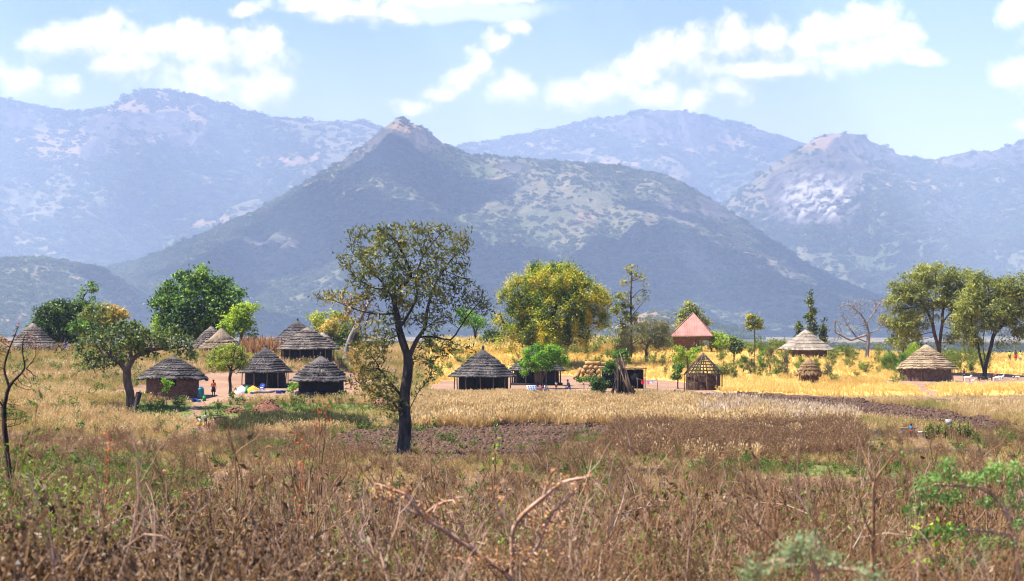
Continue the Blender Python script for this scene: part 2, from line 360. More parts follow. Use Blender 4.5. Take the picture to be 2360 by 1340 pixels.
# ---------------------------------------------------------------- ground: one sheet to the horizon
def axis(dense_lo, dense_hi, step, lo, hi, growth=1.22):
    a = list(np.arange(dense_lo, dense_hi + step / 2, step)); s = step
    while a[-1] < hi: s *= growth; a.append(a[-1] + s)
    s = step; b = []; v = dense_lo
    while v > lo: s *= growth; v -= s; b.append(v)
    return np.array(b[::-1] + a)
def build_ground():
    xs = np.clip(axis(-98, 98, 0.75, -20500, 20500), -20500, 20500); ys = np.clip(axis(-6, 345, 0.75, -290, 20000), -290, 20000)
    X, Y = np.meshgrid(xs, ys); Z = gz(X, Y)
    zn, px, py = zones(X, np.maximum(Y, 1.0)); nearm = (Y > 40) & (Y < 335)
    for k in zn: zn[k] = np.where(nearm, zn[k], 0).astype(float)
    Z = Z + zn['plough'] * (fbm(X * 1.3, Y * 1.3, 3, 11) - .5) * .5
    ny, nx = X.shape; i = np.arange(ny - 1)[:, None] * nx; j = np.arange(nx - 1)[None]
    Q = np.stack([i + j, i + j + 1, i + nx + j + 1, i + nx + j], -1).reshape(-1, 4)
    me = make_mesh('ground', np.stack([X, Y, Z], -1).reshape(-1, 3), [Q], {k: v.ravel() for k, v in zn.items()})
    m, nt, out = new_mat('ground_soil'); p = position(nt)
    n1 = noise(nt, p, 0.35, 6); n2 = noise(nt, p, 2.6, 5, .65); n3 = noise(nt, p, 0.012, 5)
    c = ramp(nt, smooth_n(nt, math_n(nt, 'MULTIPLY_ADD', n2, .5, math_n(nt, 'MULTIPLY', n1, .5)), .34, .66), [(.085, .05, .032), (.17, .105, .062), (.31, .205, .115)])
    def jag(name):
        return smooth_n(nt, math_n(nt, 'MULTIPLY_ADD', math_n(nt, 'SUBTRACT', n2, .5), .9, attr(nt, name)), .38, .62)
    c = mix_n(nt, jag('gold'), c, ramp(nt, smooth_n(nt, n2, .3, .7), [(.5, .3, .07), (.72, .47, .14)]))  # gold soil brightened too, meadow sunlight put into the colour
    c = mix_n(nt, jag('green'), c, ramp(nt, smooth_n(nt, n2, .3, .7), [(.07, .085, .025), (.19, .2, .06)]))
    c = mix_n(nt, jag('bare'), c, ramp(nt, smooth_n(nt, n1, .3, .7), [(.235, .14, .09), (.32, .205, .14)]))
    c = mix_n(nt, jag('plough'), c, ramp(nt, smooth_n(nt, n2, .3, .7), [(.055, .03, .02), (.15, .085, .055)]))
    c = mix_n(nt, jag('burnt'), c, ramp(nt, smooth_n(nt, n2, .35, .75), [(.012, .011, .012), (.09, .07, .06)]))
    far = ramp(nt, smooth_n(nt, n3, .35, .65), [(.05, .06, .03), (.16, .12, .07), (.3, .22, .12)])
    sp = nt.nodes.new('ShaderNodeSeparateXYZ'); nt.links.new(p, sp.inputs[0])
    c = mix_n(nt, smooth_n(nt, sp.outputs[1], 345, 420), c, far)
    nt.links.new(principled(nt, c, .95, .1, math_n(nt, 'ADD', n2, noise(nt, p, 14, 3)), .55, .08), out.inputs[0])
    me.materials.append(m)
    o = bpy.data.objects.new('ground', me); col.objects.link(o); tag(o, 'dry grassy ground with ploughed strips and swept earth yards', None, None, 'structure')
build_ground()

# ---------------------------------------------------------------- mountains
BASE = -16.0
def hill_mat():
    m, nt, out = new_mat('hillside'); p = position(nt)
    n1 = noise(nt, p, .0019, 7, .62); n2 = noise(nt, p, .016, 6, .68); n3 = noise(nt, scaled(nt, p, (1, 1, .25)), .0095, 8, .68, 1.0)
    f = smooth_n(nt, math_n(nt, 'MULTIPLY_ADD', n2, .45, math_n(nt, 'MULTIPLY', n1, .6)), .36, .68)
    c = ramp(nt, f, [(.075, .085, .042), (.11, .105, .06), (.155, .13, .08), (.2, .155, .098)], 1)
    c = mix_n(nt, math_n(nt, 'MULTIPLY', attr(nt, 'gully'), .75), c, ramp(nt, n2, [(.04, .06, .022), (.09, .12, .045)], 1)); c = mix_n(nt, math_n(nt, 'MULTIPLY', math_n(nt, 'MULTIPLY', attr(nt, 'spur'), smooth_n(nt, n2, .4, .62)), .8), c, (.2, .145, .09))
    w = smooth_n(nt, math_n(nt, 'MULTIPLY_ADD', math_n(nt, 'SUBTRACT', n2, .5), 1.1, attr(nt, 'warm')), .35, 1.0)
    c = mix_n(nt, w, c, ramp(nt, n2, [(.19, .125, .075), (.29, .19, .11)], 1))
    r = smooth_n(nt, math_n(nt, 'MULTIPLY_ADD', math_n(nt, 'SUBTRACT', n3, .5), 1.5, attr(nt, 'rock')), .35, .6)
    rc = ramp(nt, smooth_n(nt, n3, .3, .7), [(.025, .022, .022), (.062, .053, .05), (.12, .1, .09)], 1)
    pale = math_n(nt, 'MULTIPLY', smooth_n(nt, noise(nt, scaled(nt, p, (1, 1, .09)), .014, 6, .6), .42, .6), attr(nt, 'pale'))
    rc = mix_n(nt, pale, rc, (.36, .33, .31))
    c = mix_n(nt, r, c, rc)
    nt.links.new(principled(nt, c, .95, .1, math_n(nt, 'ADD', n3, math_n(nt, 'MULTIPLY', n2, .6)), .9, 42), out.inputs[0]); return m
HILL = hill_mat()
MS = 3.2      # the mountains stand this much farther off than first paced out
BUSH_PTS = []           # (xyz, scale, species) of the hill forest
def mountain(name, Dr, Df, prof, rocks=(), warms=(), pales=(), nx=300, ny=110, rough=1.0, seed=1, bushes=20000, bsize=(4, 9), spur=0.5, label=''):
    Dr *= MS; Df *= MS; bsize = (bsize[0] * 2.7, bsize[1] * 2.7); bushes = int(bushes * 1.3)
    prof = np.array(prof, float); xr = (prof[:, 0] - CX) / F * Dr; zr = HC - (prof[:, 1] - YH) / F * Dr - BASE
    xs = np.linspace(xr[0], xr[-1], nx); depth = Dr - Df; ys = Df + depth * np.linspace(0, 1.45, ny)
    zr = np.maximum(zr, 0)
    # scree-like foot on both ends of the ridge
    def H(x):
        return np.interp(x, xr, zr, left=0, right=0)
    def gull(X, Y, t):
        s = depth; w = (fbm(X / (s * .3), Y / (s * .3), 3, seed + 40) - .5) * s * .16
        a = 1 - np.abs(2 * fbm((X + w) / (s * .24) + 5, Y / (s * .8), 3, seed + 9, .5) - 1); b = 1 - np.abs(2 * fbm((X + w * 1.5) / (s * .085) + 2, Y / (s * .4), 3, seed + 12, .5) - 1)
        return .68 * a + .32 * b
    def height(X, Y):
        t = (Y - Df) / depth; s = depth
        wx = (fbm(X / (s * .45), Y / (s * .9), 4, seed) - .5) * s * spur * np.clip(1 - t, 0, 1) * np.clip(t * 3, 0, 1)
        g = np.where(t < 1, .22 * np.clip(t, 0, 1) + .78 * np.clip(t, 0, 1) ** 1.25, 1 - 1.1 * (t - 1) ** 1.2 * np.sign(np.maximum(t - 1, 0)))
        h = H(X + wx)
        hs = h * g
        rid = gull(X, Y, t)
        mid = np.clip(t * (1.04 - t) * 4, 0, 1)
        hs = hs - (rid - .55) * h * .5 * rough * mid
        hs = hs + (fbm(X / (s * .05), Y / (s * .05), 4, seed + 3) - .5) * h.clip(0, 1300) * .045 * rough * np.clip(t * 2, 0, 1) * np.where(t > .85, .35, 1)
        return hs
    X, Y = np.meshgrid(xs, ys); Hh = height(X, Y); Z = BASE + Hh - 3 * (Hh < 2)
    px, py = project(X, Y, Z)
    def mask(bl, sd):
        m = np.zeros(X.shape)
        for (bx, by, rx, ry) in bl:
            d = np.sqrt(((px - bx) / rx) ** 2 + ((py - by) / ry) ** 2) + (fbm(X / (depth * .12), Z / (depth * .05), 4, sd) - .5) * 1.1
            m = np.maximum(m, 1 - np.clip((d - .75) / .5, 0, 1))
        return m
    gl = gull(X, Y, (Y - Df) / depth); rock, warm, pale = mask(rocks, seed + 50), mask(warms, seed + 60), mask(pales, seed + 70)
    # rock faces stand steeper and are broken into ribs
    rib = fbm(X / (depth * .014) + Z / (depth * .06), Z / (depth * .6), 3, seed + 80)
    Y2 = Y + rock * (rib - .5) * depth * .045
    i = np.arange(ny - 1)[:, None] * nx; j = np.arange(nx - 1)[None]
    Q = np.stack([i + j, i + j + 1, i + nx + j + 1, i + nx + j], -1).reshape(-1, 4)
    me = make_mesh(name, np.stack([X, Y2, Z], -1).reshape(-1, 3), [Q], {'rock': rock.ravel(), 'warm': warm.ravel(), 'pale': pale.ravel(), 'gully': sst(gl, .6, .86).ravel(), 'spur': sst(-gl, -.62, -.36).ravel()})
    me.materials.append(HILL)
    o = bpy.data.objects.new(name, me); col.objects.link(o); tag(o, label, None, None, 'structure')
    # forest
    n = bushes * 3; bx = rng.uniform(xs[0], xs[-1], n); by = Df + depth * rng.uniform(0, 1.04, n)
    hb = height(bx, by); zb = BASE + hb
    ix = np.clip(((bx - xs[0]) / (xs[1] - xs[0])).astype(int), 0, nx - 1); iy = np.clip(((by - Df) / (ys[1] - ys[0])).astype(int), 0, ny - 1)
    dens = np.clip((fbm(bx / (depth * .16), by / (depth * .16), 4, seed + 20) - .36) * 2.2 + sst(gull(bx, by, 0), .55, .8) * .55 - .1, .1, .8) * (1 - .88 * rock[iy, ix]) * (1 - .5 * warm[iy, ix])
    bpx, bpy_ = project(bx, by, zb)
    ok = (rng.random(n) < dens) & (hb > 3) & (bpx > -120) & (bpx < 2480)
    idx = np.where(ok)[0][:bushes]
    sc = rng.uniform(bsize[0], bsize[1], len(idx)) * rng.choice([.5, .8, 1, 1.35], len(idx))
    BUSH_PTS.append((np.stack([bx, by, zb], 1)[idx], sc))
mountain('mountain_far_left', 4800, 3100, [(-400,235),(-200,215),(-80,212),(0,222),(60,236),(150,249),(240,249),(280,227),(310,205),(345,197),(380,203),(450,219),(520,236),(600,256),(700,272),(800,286),(870,294),(950,312),(1050,340),(1150,372),(1300,430),(1500,520),(1700,650)],
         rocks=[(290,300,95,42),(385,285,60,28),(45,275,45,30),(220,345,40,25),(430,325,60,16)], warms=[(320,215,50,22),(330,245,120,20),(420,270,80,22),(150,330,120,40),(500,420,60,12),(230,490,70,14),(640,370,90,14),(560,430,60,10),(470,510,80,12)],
         nx=420, ny=150, seed=3, bushes=26000, bsize=(8, 17), label='hazy far mountain with a rounded rocky dome and forested shoulder')
mountain('mountain_far_right', 5200, 3700, [(600,470),(850,390),(1000,342),(1060,330),(1150,319),(1250,301),(1340,284),(1400,268),(1480,251),(1540,241),(1575,240),(1620,253),(1680,271),(1740,288),(1800,308),(1860,328),(1950,370),(2050,420),(2200,500),(2400,600)],
         rocks=[(1560,270,60,24),(1600,310,90,30),(1480,300,60,25),(1780,300,60,20)], warms=[(1540,262,60,18),(1500,300,80,26),(1620,330,110,30),(1250,335,90,14),(1750,310,80,16),(1400,380,90,16)],
         nx=360, ny=120, seed=14, bushes=16000, bsize=(8, 17), label='long hazy mountain with a tan rocky summit behind the central peak')
mountain('mountain_right', 3800, 2600, [(1480,660),(1600,545),(1680,464),(1740,414),(1800,369),(1860,334),(1900,312),(1940,303),(1985,308),(2020,328),(2060,348),(2110,365),(2150,373),(2190,356),(2240,346),(2280,349),(2320,334),(2360,322),(2450,300),(2700,340)],
         rocks=[(1900,440,110,95),(1980,350,80,50),(1800,440,45,50),(2060,370,50,25),(2240,365,60,25),(2340,345,50,30),(1830,500,60,30),(2180,490,60,30)], pales=[(1880,460,95,70),(2000,420,40,18)], warms=[(1950,335,75,26),(1900,520,60,8),(2180,370,70,14),(2100,430,90,20)],
         nx=420, ny=150, seed=25, rough=1.0, bushes=17000, bsize=(6, 12), label='rocky mountain on the right with a pale streaked cliff face')
mountain('mountain_centre', 2700, 1750, [(60,690),(150,645),(250,612),(330,594),(400,564),(480,532),(560,494),(640,454),(720,412),(780,374),(830,339),(870,309),(905,281),(925,272),(950,276),(985,294),(1030,326),(1080,349),(1130,357),(1200,360),(1280,367),(1350,377),(1420,383),(1500,395),(1560,415),(1620,444),(1680,475),(1740,524),(1800,564),(1850,599),(1900,629),(1960,659),(2010,684),(2100,714),(2300,745)],
         rocks=[(910,345,85,45),(830,370,70,28),(980,320,40,25),(1590,480,80,30),(1660,480,50,25),(1840,610,35,22),(1180,385,40,12),(1500,640,70,18),(640,560,100,12)], 
         warms=[(935,300,45,22),(1020,325,30,12),(1150,420,30,10),(1350,500,24,12)],  # the right-hand pair paint the sunlit patch into the slope colour
         nx=520, ny=200, seed=36, bushes=34000, bsize=(3.2, 7.5), label='dark forested central mountain with a pointed rocky peak')
mountain('hill_right', 2300, 1500, [(1900,745),(1980,722),(2050,702),(2150,664),(2230,646),(2300,644),(2360,652),(2500,642),(2700,660)],
         warms=[(2250,660,90,14)], nx=160, ny=60, seed=47, bushes=5000, bsize=(3, 7), label='low pale wooded hill behind the acacias on the right')
mountain('hill_left', 2000, 1400, [(-400,640),(-200,615),(-100,604),(0,596),(60,592),(110,594),(170,605),(230,618),(270,643),(310,682),(340,722),(360,747),(420,766)],
         warms=[(190,640,30,14),(280,680,30,30),(60,740,60,20)], nx=220, ny=90, seed=58, bushes=6500, bsize=(2.6, 6.0), label='low dark hill at the left edge below the far mountain')
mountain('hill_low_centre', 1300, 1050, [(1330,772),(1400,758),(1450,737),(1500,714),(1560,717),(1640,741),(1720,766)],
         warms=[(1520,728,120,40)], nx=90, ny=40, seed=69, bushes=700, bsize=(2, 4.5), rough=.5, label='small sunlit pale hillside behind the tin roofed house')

# ---------------------------------------------------------------- scatter tool (for uncountable plants)
def scatter(name, protos, P, scale, mats=None, label='', tilt=0.12, kind='stuff', parent=None, pick=None):
    n = len(P)
    if n == 0: return None
    me = bpy.data.meshes.new(name); me.vertices.add(n); me.vertices.foreach_set('co', np.asarray(P, np.float32).ravel())
    rot = np.stack([rng.normal(0, tilt, n), rng.normal(0, tilt, n), rng.uniform(0, 6.283, n)], 1).astype(np.float32)
    a = me.attributes.new('rot', 'FLOAT_VECTOR', 'POINT'); a.data.foreach_set('vector', rot.ravel())
    sc = np.asarray(scale, float)
    if sc.ndim == 1: sc = np.repeat(sc[:, None], 3, 1)
    a = me.attributes.new('scl', 'FLOAT_VECTOR', 'POINT'); a.data.foreach_set('vector', sc.astype(np.float32).ravel())
    if pick is None: pick = rng.integers(0, len(protos), n)
    a = me.attributes.new('pick', 'INT', 'POINT'); a.data.foreach_set('value', np.asarray(pick, np.int32))
    me.update()
    o = bpy.data.objects.new(name, me); col.objects.link(o); tag(o, label, None, None, kind)
    pc = bpy.data.collections.new(name + '_pieces')
    for k, p in enumerate(protos):
        q = p.copy(); q.name = '%s_piece_%02d' % (name, k); pc.objects.link(q)
    ng = bpy.data.node_groups.new(name + '_scatter', 'GeometryNodeTree')
    ng.interface.new_socket('Geometry', in_out='INPUT', socket_type='NodeSocketGeometry'); ng.interface.new_socket('Geometry', in_out='OUTPUT', socket_type='NodeSocketGeometry')
    gi = ng.nodes.new('NodeGroupInput'); go = ng.nodes.new('NodeGroupOutput'); ip = ng.nodes.new('GeometryNodeInstanceOnPoints')
    ci = ng.nodes.new('GeometryNodeCollectionInfo'); ci.inputs[0].default_value = pc; ci.inputs[1].default_value = True; ci.inputs[2].default_value = True
    def na(nm, t):
        x = ng.nodes.new('GeometryNodeInputNamedAttribute'); x.data_type = t; x.inputs[0].default_value = nm; return x.outputs[0]
    ng.links.new(gi.outputs[0], ip.inputs['Points']); ng.links.new(ci.outputs[0], ip.inputs['Instance']); ip.inputs['Pick Instance'].default_value = True
    ng.links.new(na('pick', 'INT'), ip.inputs['Instance Index'])
    e2r = ng.nodes.new('FunctionNodeEulerToRotation'); ng.links.new(na('rot', 'FLOAT_VECTOR'), e2r.inputs[0]); ng.links.new(e2r.outputs[0], ip.inputs['Rotation'])
    ng.links.new(na('scl', 'FLOAT_VECTOR'), ip.inputs['Scale']); ng.links.new(ip.outputs[0], go.inputs[0])
    md = o.modifiers.new('scatter', 'NODES'); md.node_group = ng
    if parent: o.parent = parent
    return o

def leaf_quads(P, D, L, Wd, tint, fold=0.15, Nrm=None):
    """diamond leaves: bases P, directions D (unit), length L, width Wd"""
    n = len(P); L = np.broadcast_to(L, (n,))[:, None]; Wd = np.broadcast_to(Wd, (n,))[:, None]
    r = rng.normal(size=(n, 3))
    if Nrm is not None: r = unit(Nrm + r * .35); D = unit(D - r * (D * r).sum(1, keepdims=True) * .8)
    S = np.cross(D, r); S /= np.linalg.norm(S, axis=1)[:, None] + 1e-9; N = np.cross(D, S)
    V = np.stack([P, P + D * L * .45 + S * Wd * .5 + N * Wd * fold, P + D * L, P + D * L * .45 - S * Wd * .5 + N * Wd * fold], 1).reshape(-1, 3)
    Q = np.arange(n * 4).reshape(n, 4)
    return V, Q, np.repeat(np.broadcast_to(tint, (n,)), 4)
def unit(v): return v / (np.linalg.norm(v, axis=-1, keepdims=True) + 1e-9)

# bushes of the far hills: lumpy crowns of leaf clumps
def bush_proto(k, mat, flat=0.8):
    mb = MB(); r = np.random.default_rng(100 + k)
    for _ in range(7):
        c = r.normal(0, .28, 3) * (1, 1, .6) + (0, 0, .42); rad = r.uniform(.2, .42)
        u = unit(r.normal(size=(56, 3))); P = c + u * rad * (1, 1, flat) * r.uniform(.75, 1.05, (56, 1))
        V, Q, t = leaf_quads(P, unit(u + r.normal(0, .5, (56, 3))), .18, .16, r.uniform(0, 1, 56)); mb.add(V, Q, tint=t)
    mb.tube([(0, 0, -.15), (0, 0, .4)], [.05, .04], 4, tint=.1)
    return mb.build('hill_bush', mat, link=False, smooth=False)
HB = leaf_mat('hill_foliage', [(.018, .032, .012), (.05, .08, .026), (.11, .15, .045), (.22, .25, .09)], 0.2, .8, 1.1, boost=1)
HB2 = leaf_mat('hill_dry_foliage', [(.09, .06, .04), (.15, .1, .06), (.12, .12, .06)], 0.2, .6, 1.1, boost=1)
hb_protos = [bush_proto(k, HB if k < 4 else HB2, .7) for k in range(5)]
HP = np.vstack([p for p, s in BUSH_PTS]); HS = np.concatenate([s for p, s in BUSH_PTS])
scatter('hill_forest', hb_protos, HP - np.array([0, 0, .2]) * HS[:, None], np.stack([HS, HS, HS * rng.uniform(.6, 1.0, len(HS))], 1), label='scrub forest covering the far mountains and hills', pick=rng.choice(5, len(HS), p=[.23, .23, .22, .2, .12]))
# wooded plain between the village and the mountains
n = 16000; py_ = rng.uniform(640, 2900, n); px_ = rng.uniform(-.33, .33, n) * py_; dn = fbm(px_ / 90, py_ / 90, 3, 77)
k = (dn > .34) & ((py_ > 620) | (px_ / py_ > .2))
s_ = rng.uniform(2.6, 6.5, k.sum())
scatter('plain_woodland', hb_protos, np.stack([px_[k], py_[k], gz(px_[k], py_[k]) - .3], 1), s_, label='scattered scrub trees on the plain beyond the village')

# ---------------------------------------------------------------- unseen cumulus added above the frame to shade the central mountain
def shade_cloud():
    m, nt, out = new_mat('cloud_white'); d = nt.nodes.new('ShaderNodeBsdfDiffuse'); d.inputs[0].default_value = (.9, .9, .9, 1); t = nt.nodes.new('ShaderNodeBsdfTranslucent'); t.inputs[0].default_value = (.8, .82, .85, 1)
    mx = nt.nodes.new('ShaderNodeMixShader'); mx.inputs[0].default_value = .35; nt.links.new(d.outputs[0], mx.inputs[1]); nt.links.new(t.outputs[0], mx.inputs[2]); nt.links.new(mx.outputs[0], out.inputs[0])
    r = np.random.default_rng(5); bm = bmesh.new(); off = np.array([SUN_DIR.x, SUN_DIR.y]) / SUN_DIR.z
    spots = []
    for _ in range(400):
        D = r.uniform(1700, 2760) * MS; px = r.uniform(260, 2060)
        if 1090 < px < 1440 and D / MS > 2330 + 120 * math.sin(px * .02): continue
        if D > 2560 * MS and (px < 1010 or px > 1900): continue
        spots.append((px, D))
        if len(spots) > 82: break
    for (px, D) in spots:
        x = (px - CX) / F * D; zt = 96 + 700 * sst(D / MS, 1800., 2700.); zc = r.uniform(2720, 2850); H = zc - zt; c = Vector((x + off[0] * H, D + off[1] * H, zc)); rad = r.uniform(150, 280)
        bmesh.ops.create_icosphere(bm, subdivisions=3, radius=rad, matrix=Matrix.Translation(c) @ Matrix.Diagonal((1, 1, .55, 1)))
    for v in bm.verts:
        n = fbm(v.co.x * .006, v.co.y * .006 + v.co.z * .009, 3, 8) - .5; v.co += Vector((n * 96, n * 77, n * 128))
    me = bpy.data.meshes.new('shade_cloud'); bm.to_mesh(me); bm.free(); me.polygons.foreach_set('use_smooth', np.ones(len(me.polygons), bool)); me.materials.append(m)
    o = bpy.data.objects.new('shade_cloud', me); col.objects.link(o); tag(o, 'unseen cumulus bank above the frame, added to shade the central mountain', None, None, 'structure')
shade_cloud()
# ---------------------------------------------------------------- huts
FOOT = []      # (x, y, r) ground taken by things, kept free of grass
def thatch_mat(name, cols, rough=0.95):
    m, nt, out = new_mat(name); o = objco(nt)
    sp = nt.nodes.new('ShaderNodeSeparateXYZ'); nt.links.new(o, sp.inputs[0])
    ang = math_n(nt, 'ARCTAN2', sp.outputs[1], sp.outputs[0])
    cb = nt.nodes.new('ShaderNodeCombineXYZ'); nt.links.new(math_n(nt, 'MULTIPLY', ang, 26.0), cb.inputs[0]); nt.links.new(math_n(nt, 'MULTIPLY', sp.outputs[2], 2.2), cb.inputs[1])
    n = noise(nt, cb.outputs[0], 1.6, 5, .7); big = noise(nt, o, .7, 3)
    f = math_n(nt, 'ADD', math_n(nt, 'MULTIPLY', attr(nt, 'tint'), .45), math_n(nt, 'ADD', math_n(nt, 'MULTIPLY', smooth_n(nt, n, .3, .7), .25), math_n(nt, 'MULTIPLY', smooth_n(nt, big, .38, .62), .36)))
    c = ramp(nt, f, cols)
    nt.links.new(principled(nt, c, rough, .15, n, .6, .03), out.inputs[0]); return m
TH_DARK = thatch_mat('thatch_old_grey', [(.008, .0075, .009), (.034, .03, .033), (.095, .085, .083), (.235, .205, .19)])
TH_GREY = thatch_mat('thatch_weathered', [(.018, .015, .015), (.065, .054, .05), (.16, .132, .114), (.33, .28, .235)])
TH_TAN = thatch_mat('thatch_tan', [(.1, .065, .04), (.22, .155, .1), (.36, .265, .165), (.52, .4, .25)])
TH_PALE = thatch_mat('thatch_pale', [(.1, .08, .063), (.2, .163, .13), (.31, .262, .21), (.43, .37, .3)])
TH_BROWN = thatch_mat('thatch_brown', [(.05, .036, .026), (.12, .088, .064), (.22, .165, .115), (.36, .28, .19)])
TH_GOLD = thatch_mat('thatch_fresh', [(.07, .042, .02), (.17, .105, .05), (.3, .195, .095), (.45, .32, .16)])
MUD_BLACK = surf('mud_charcoal', [(.0035, .0035, .0045), (.0075, .007, .0085), (.014, .0135, .0145)], 2.2, .85, .35, .03, tint=.2)
MUD_BROWN = surf('mud_brown', [(.09, .055, .035), (.16, .1, .065), (.22, .14, .09)], 2.0, .95, .4, .03)
MUD_RED = surf('mud_red', [(.055, .03, .018), (.11, .062, .04), (.17, .1, .064)], 3.0, .95, .5, .03)
BRICK = surf('brick_fired', [(.16, .075, .05), (.25, .125, .085), (.33, .18, .125)], 1.6, .95, .3, .02, tint=.75)
MORTAR = surf('mud_mortar', [(.2, .14, .1), (.3, .22, .16)], 5, .95, .3, .02)
WOOD = surf('pole_wood', [(.1, .06, .035), (.2, .13, .08), (.3, .21, .13)], 5, .9, .5, .01, (1, 1, .15), tint=.3)
WOOD_D = surf('pole_wood_dark', [(.02, .015, .012), (.05, .036, .028), (.09, .068, .052)], 5, .9, .5, .01, (1, 1, .15), tint=.3)
DARK = plain('dark_opening', (.01, .009, .009), .95)  # near-black; as door and window fill it paints the unlit interior

def ring_tier(mb, R, Zf, s0, s1, th, seed, n=110, jag=.03):
    """one overlapping skirt of thatch between slope fractions s0 (lower edge) and s1"""
    r = np.random.default_rng(seed); a = np.linspace(0, 2 * np.pi, n, endpoint=False)
    lowf = sum(r.uniform(.2, .6) * np.sin(a * k + r.uniform(0, 6)) for k in (3, 5, 8, 13)) * .6
    j = lowf * jag * .7 + r.normal(0, jag * .45, n)
    t = np.clip(.5 + r.normal(0, .18, n) + lowf * .08, 0, 1)
    rows = []
    for s, off, k in ((s1 + .025, .005, 0), ((s0 + s1) / 2, th * .55, .4), (s0 + .012, th, 1), (s0 - .012, th * .75, 1.25), (s0 - .004, -.03, 1)):
        ss = s - j * k * .35; rr = (R(ss) + off * (1 + j * 2) + .006 * r.normal(size=n)) * (1 + .018 * np.sin(2 * a + R(.31)) + .012 * np.sin(3 * a + 5 * R(.2))); zz = Zf(ss) + off * .35 + .05 * np.sin(2 * a + 9 * R(.1)) * (1 - s) + .03 * np.sin(5 * a + 3 * R(.4)) * (1 - s)
        rows.append(np.stack([rr * np.cos(a), rr * np.sin(a), np.broadcast_to(zz, (n,))], 1))
    V = np.vstack(rows); k = len(rows); i = np.arange(k - 1)[:, None] * n; jn = np.arange(n)[None]; j2 = (jn + 1) % n
    Q = np.stack([i + jn, i + n + jn, i + n + j2, i + j2], -1).reshape(-1, 4)
    tt = np.concatenate([t * .5 + .05, t * .8 + .1, t * .9 + .25, t * .3, t * .05])  # shade below each skirt and a bright lip painted into the tint
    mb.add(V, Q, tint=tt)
    m = int(n * 2.2); aa = r.uniform(0, 2 * np.pi, m); w = r.uniform(.012, .035, m) / max(R(s0), .4)
    ln = r.uniform(.5, 1.3, m) * (s1 - s0); sb = s0 - r.uniform(-.01, .028, m) - (r.random(m) < .12) * r.uniform(0, .05, m); sa = sb + ln; lift = th + r.uniform(.0, .035, m)
    def pt(s, da, of): rr = R(s) + of; return np.stack([rr * np.cos(aa + da), rr * np.sin(aa + da), Zf(s) + of * .35], 1)
    V = np.stack([pt(sa, -w, lift * .5), pt(sa, w, lift * .5), pt(sb, w * .5, lift), pt(sb, -w * .5, lift)], 1).reshape(-1, 3)
    mb.add(V, np.arange(m * 4).reshape(m, 4)[:, ::-1], tint=np.repeat(np.clip(r.normal(.6, .28, m), 0, 1), 4))

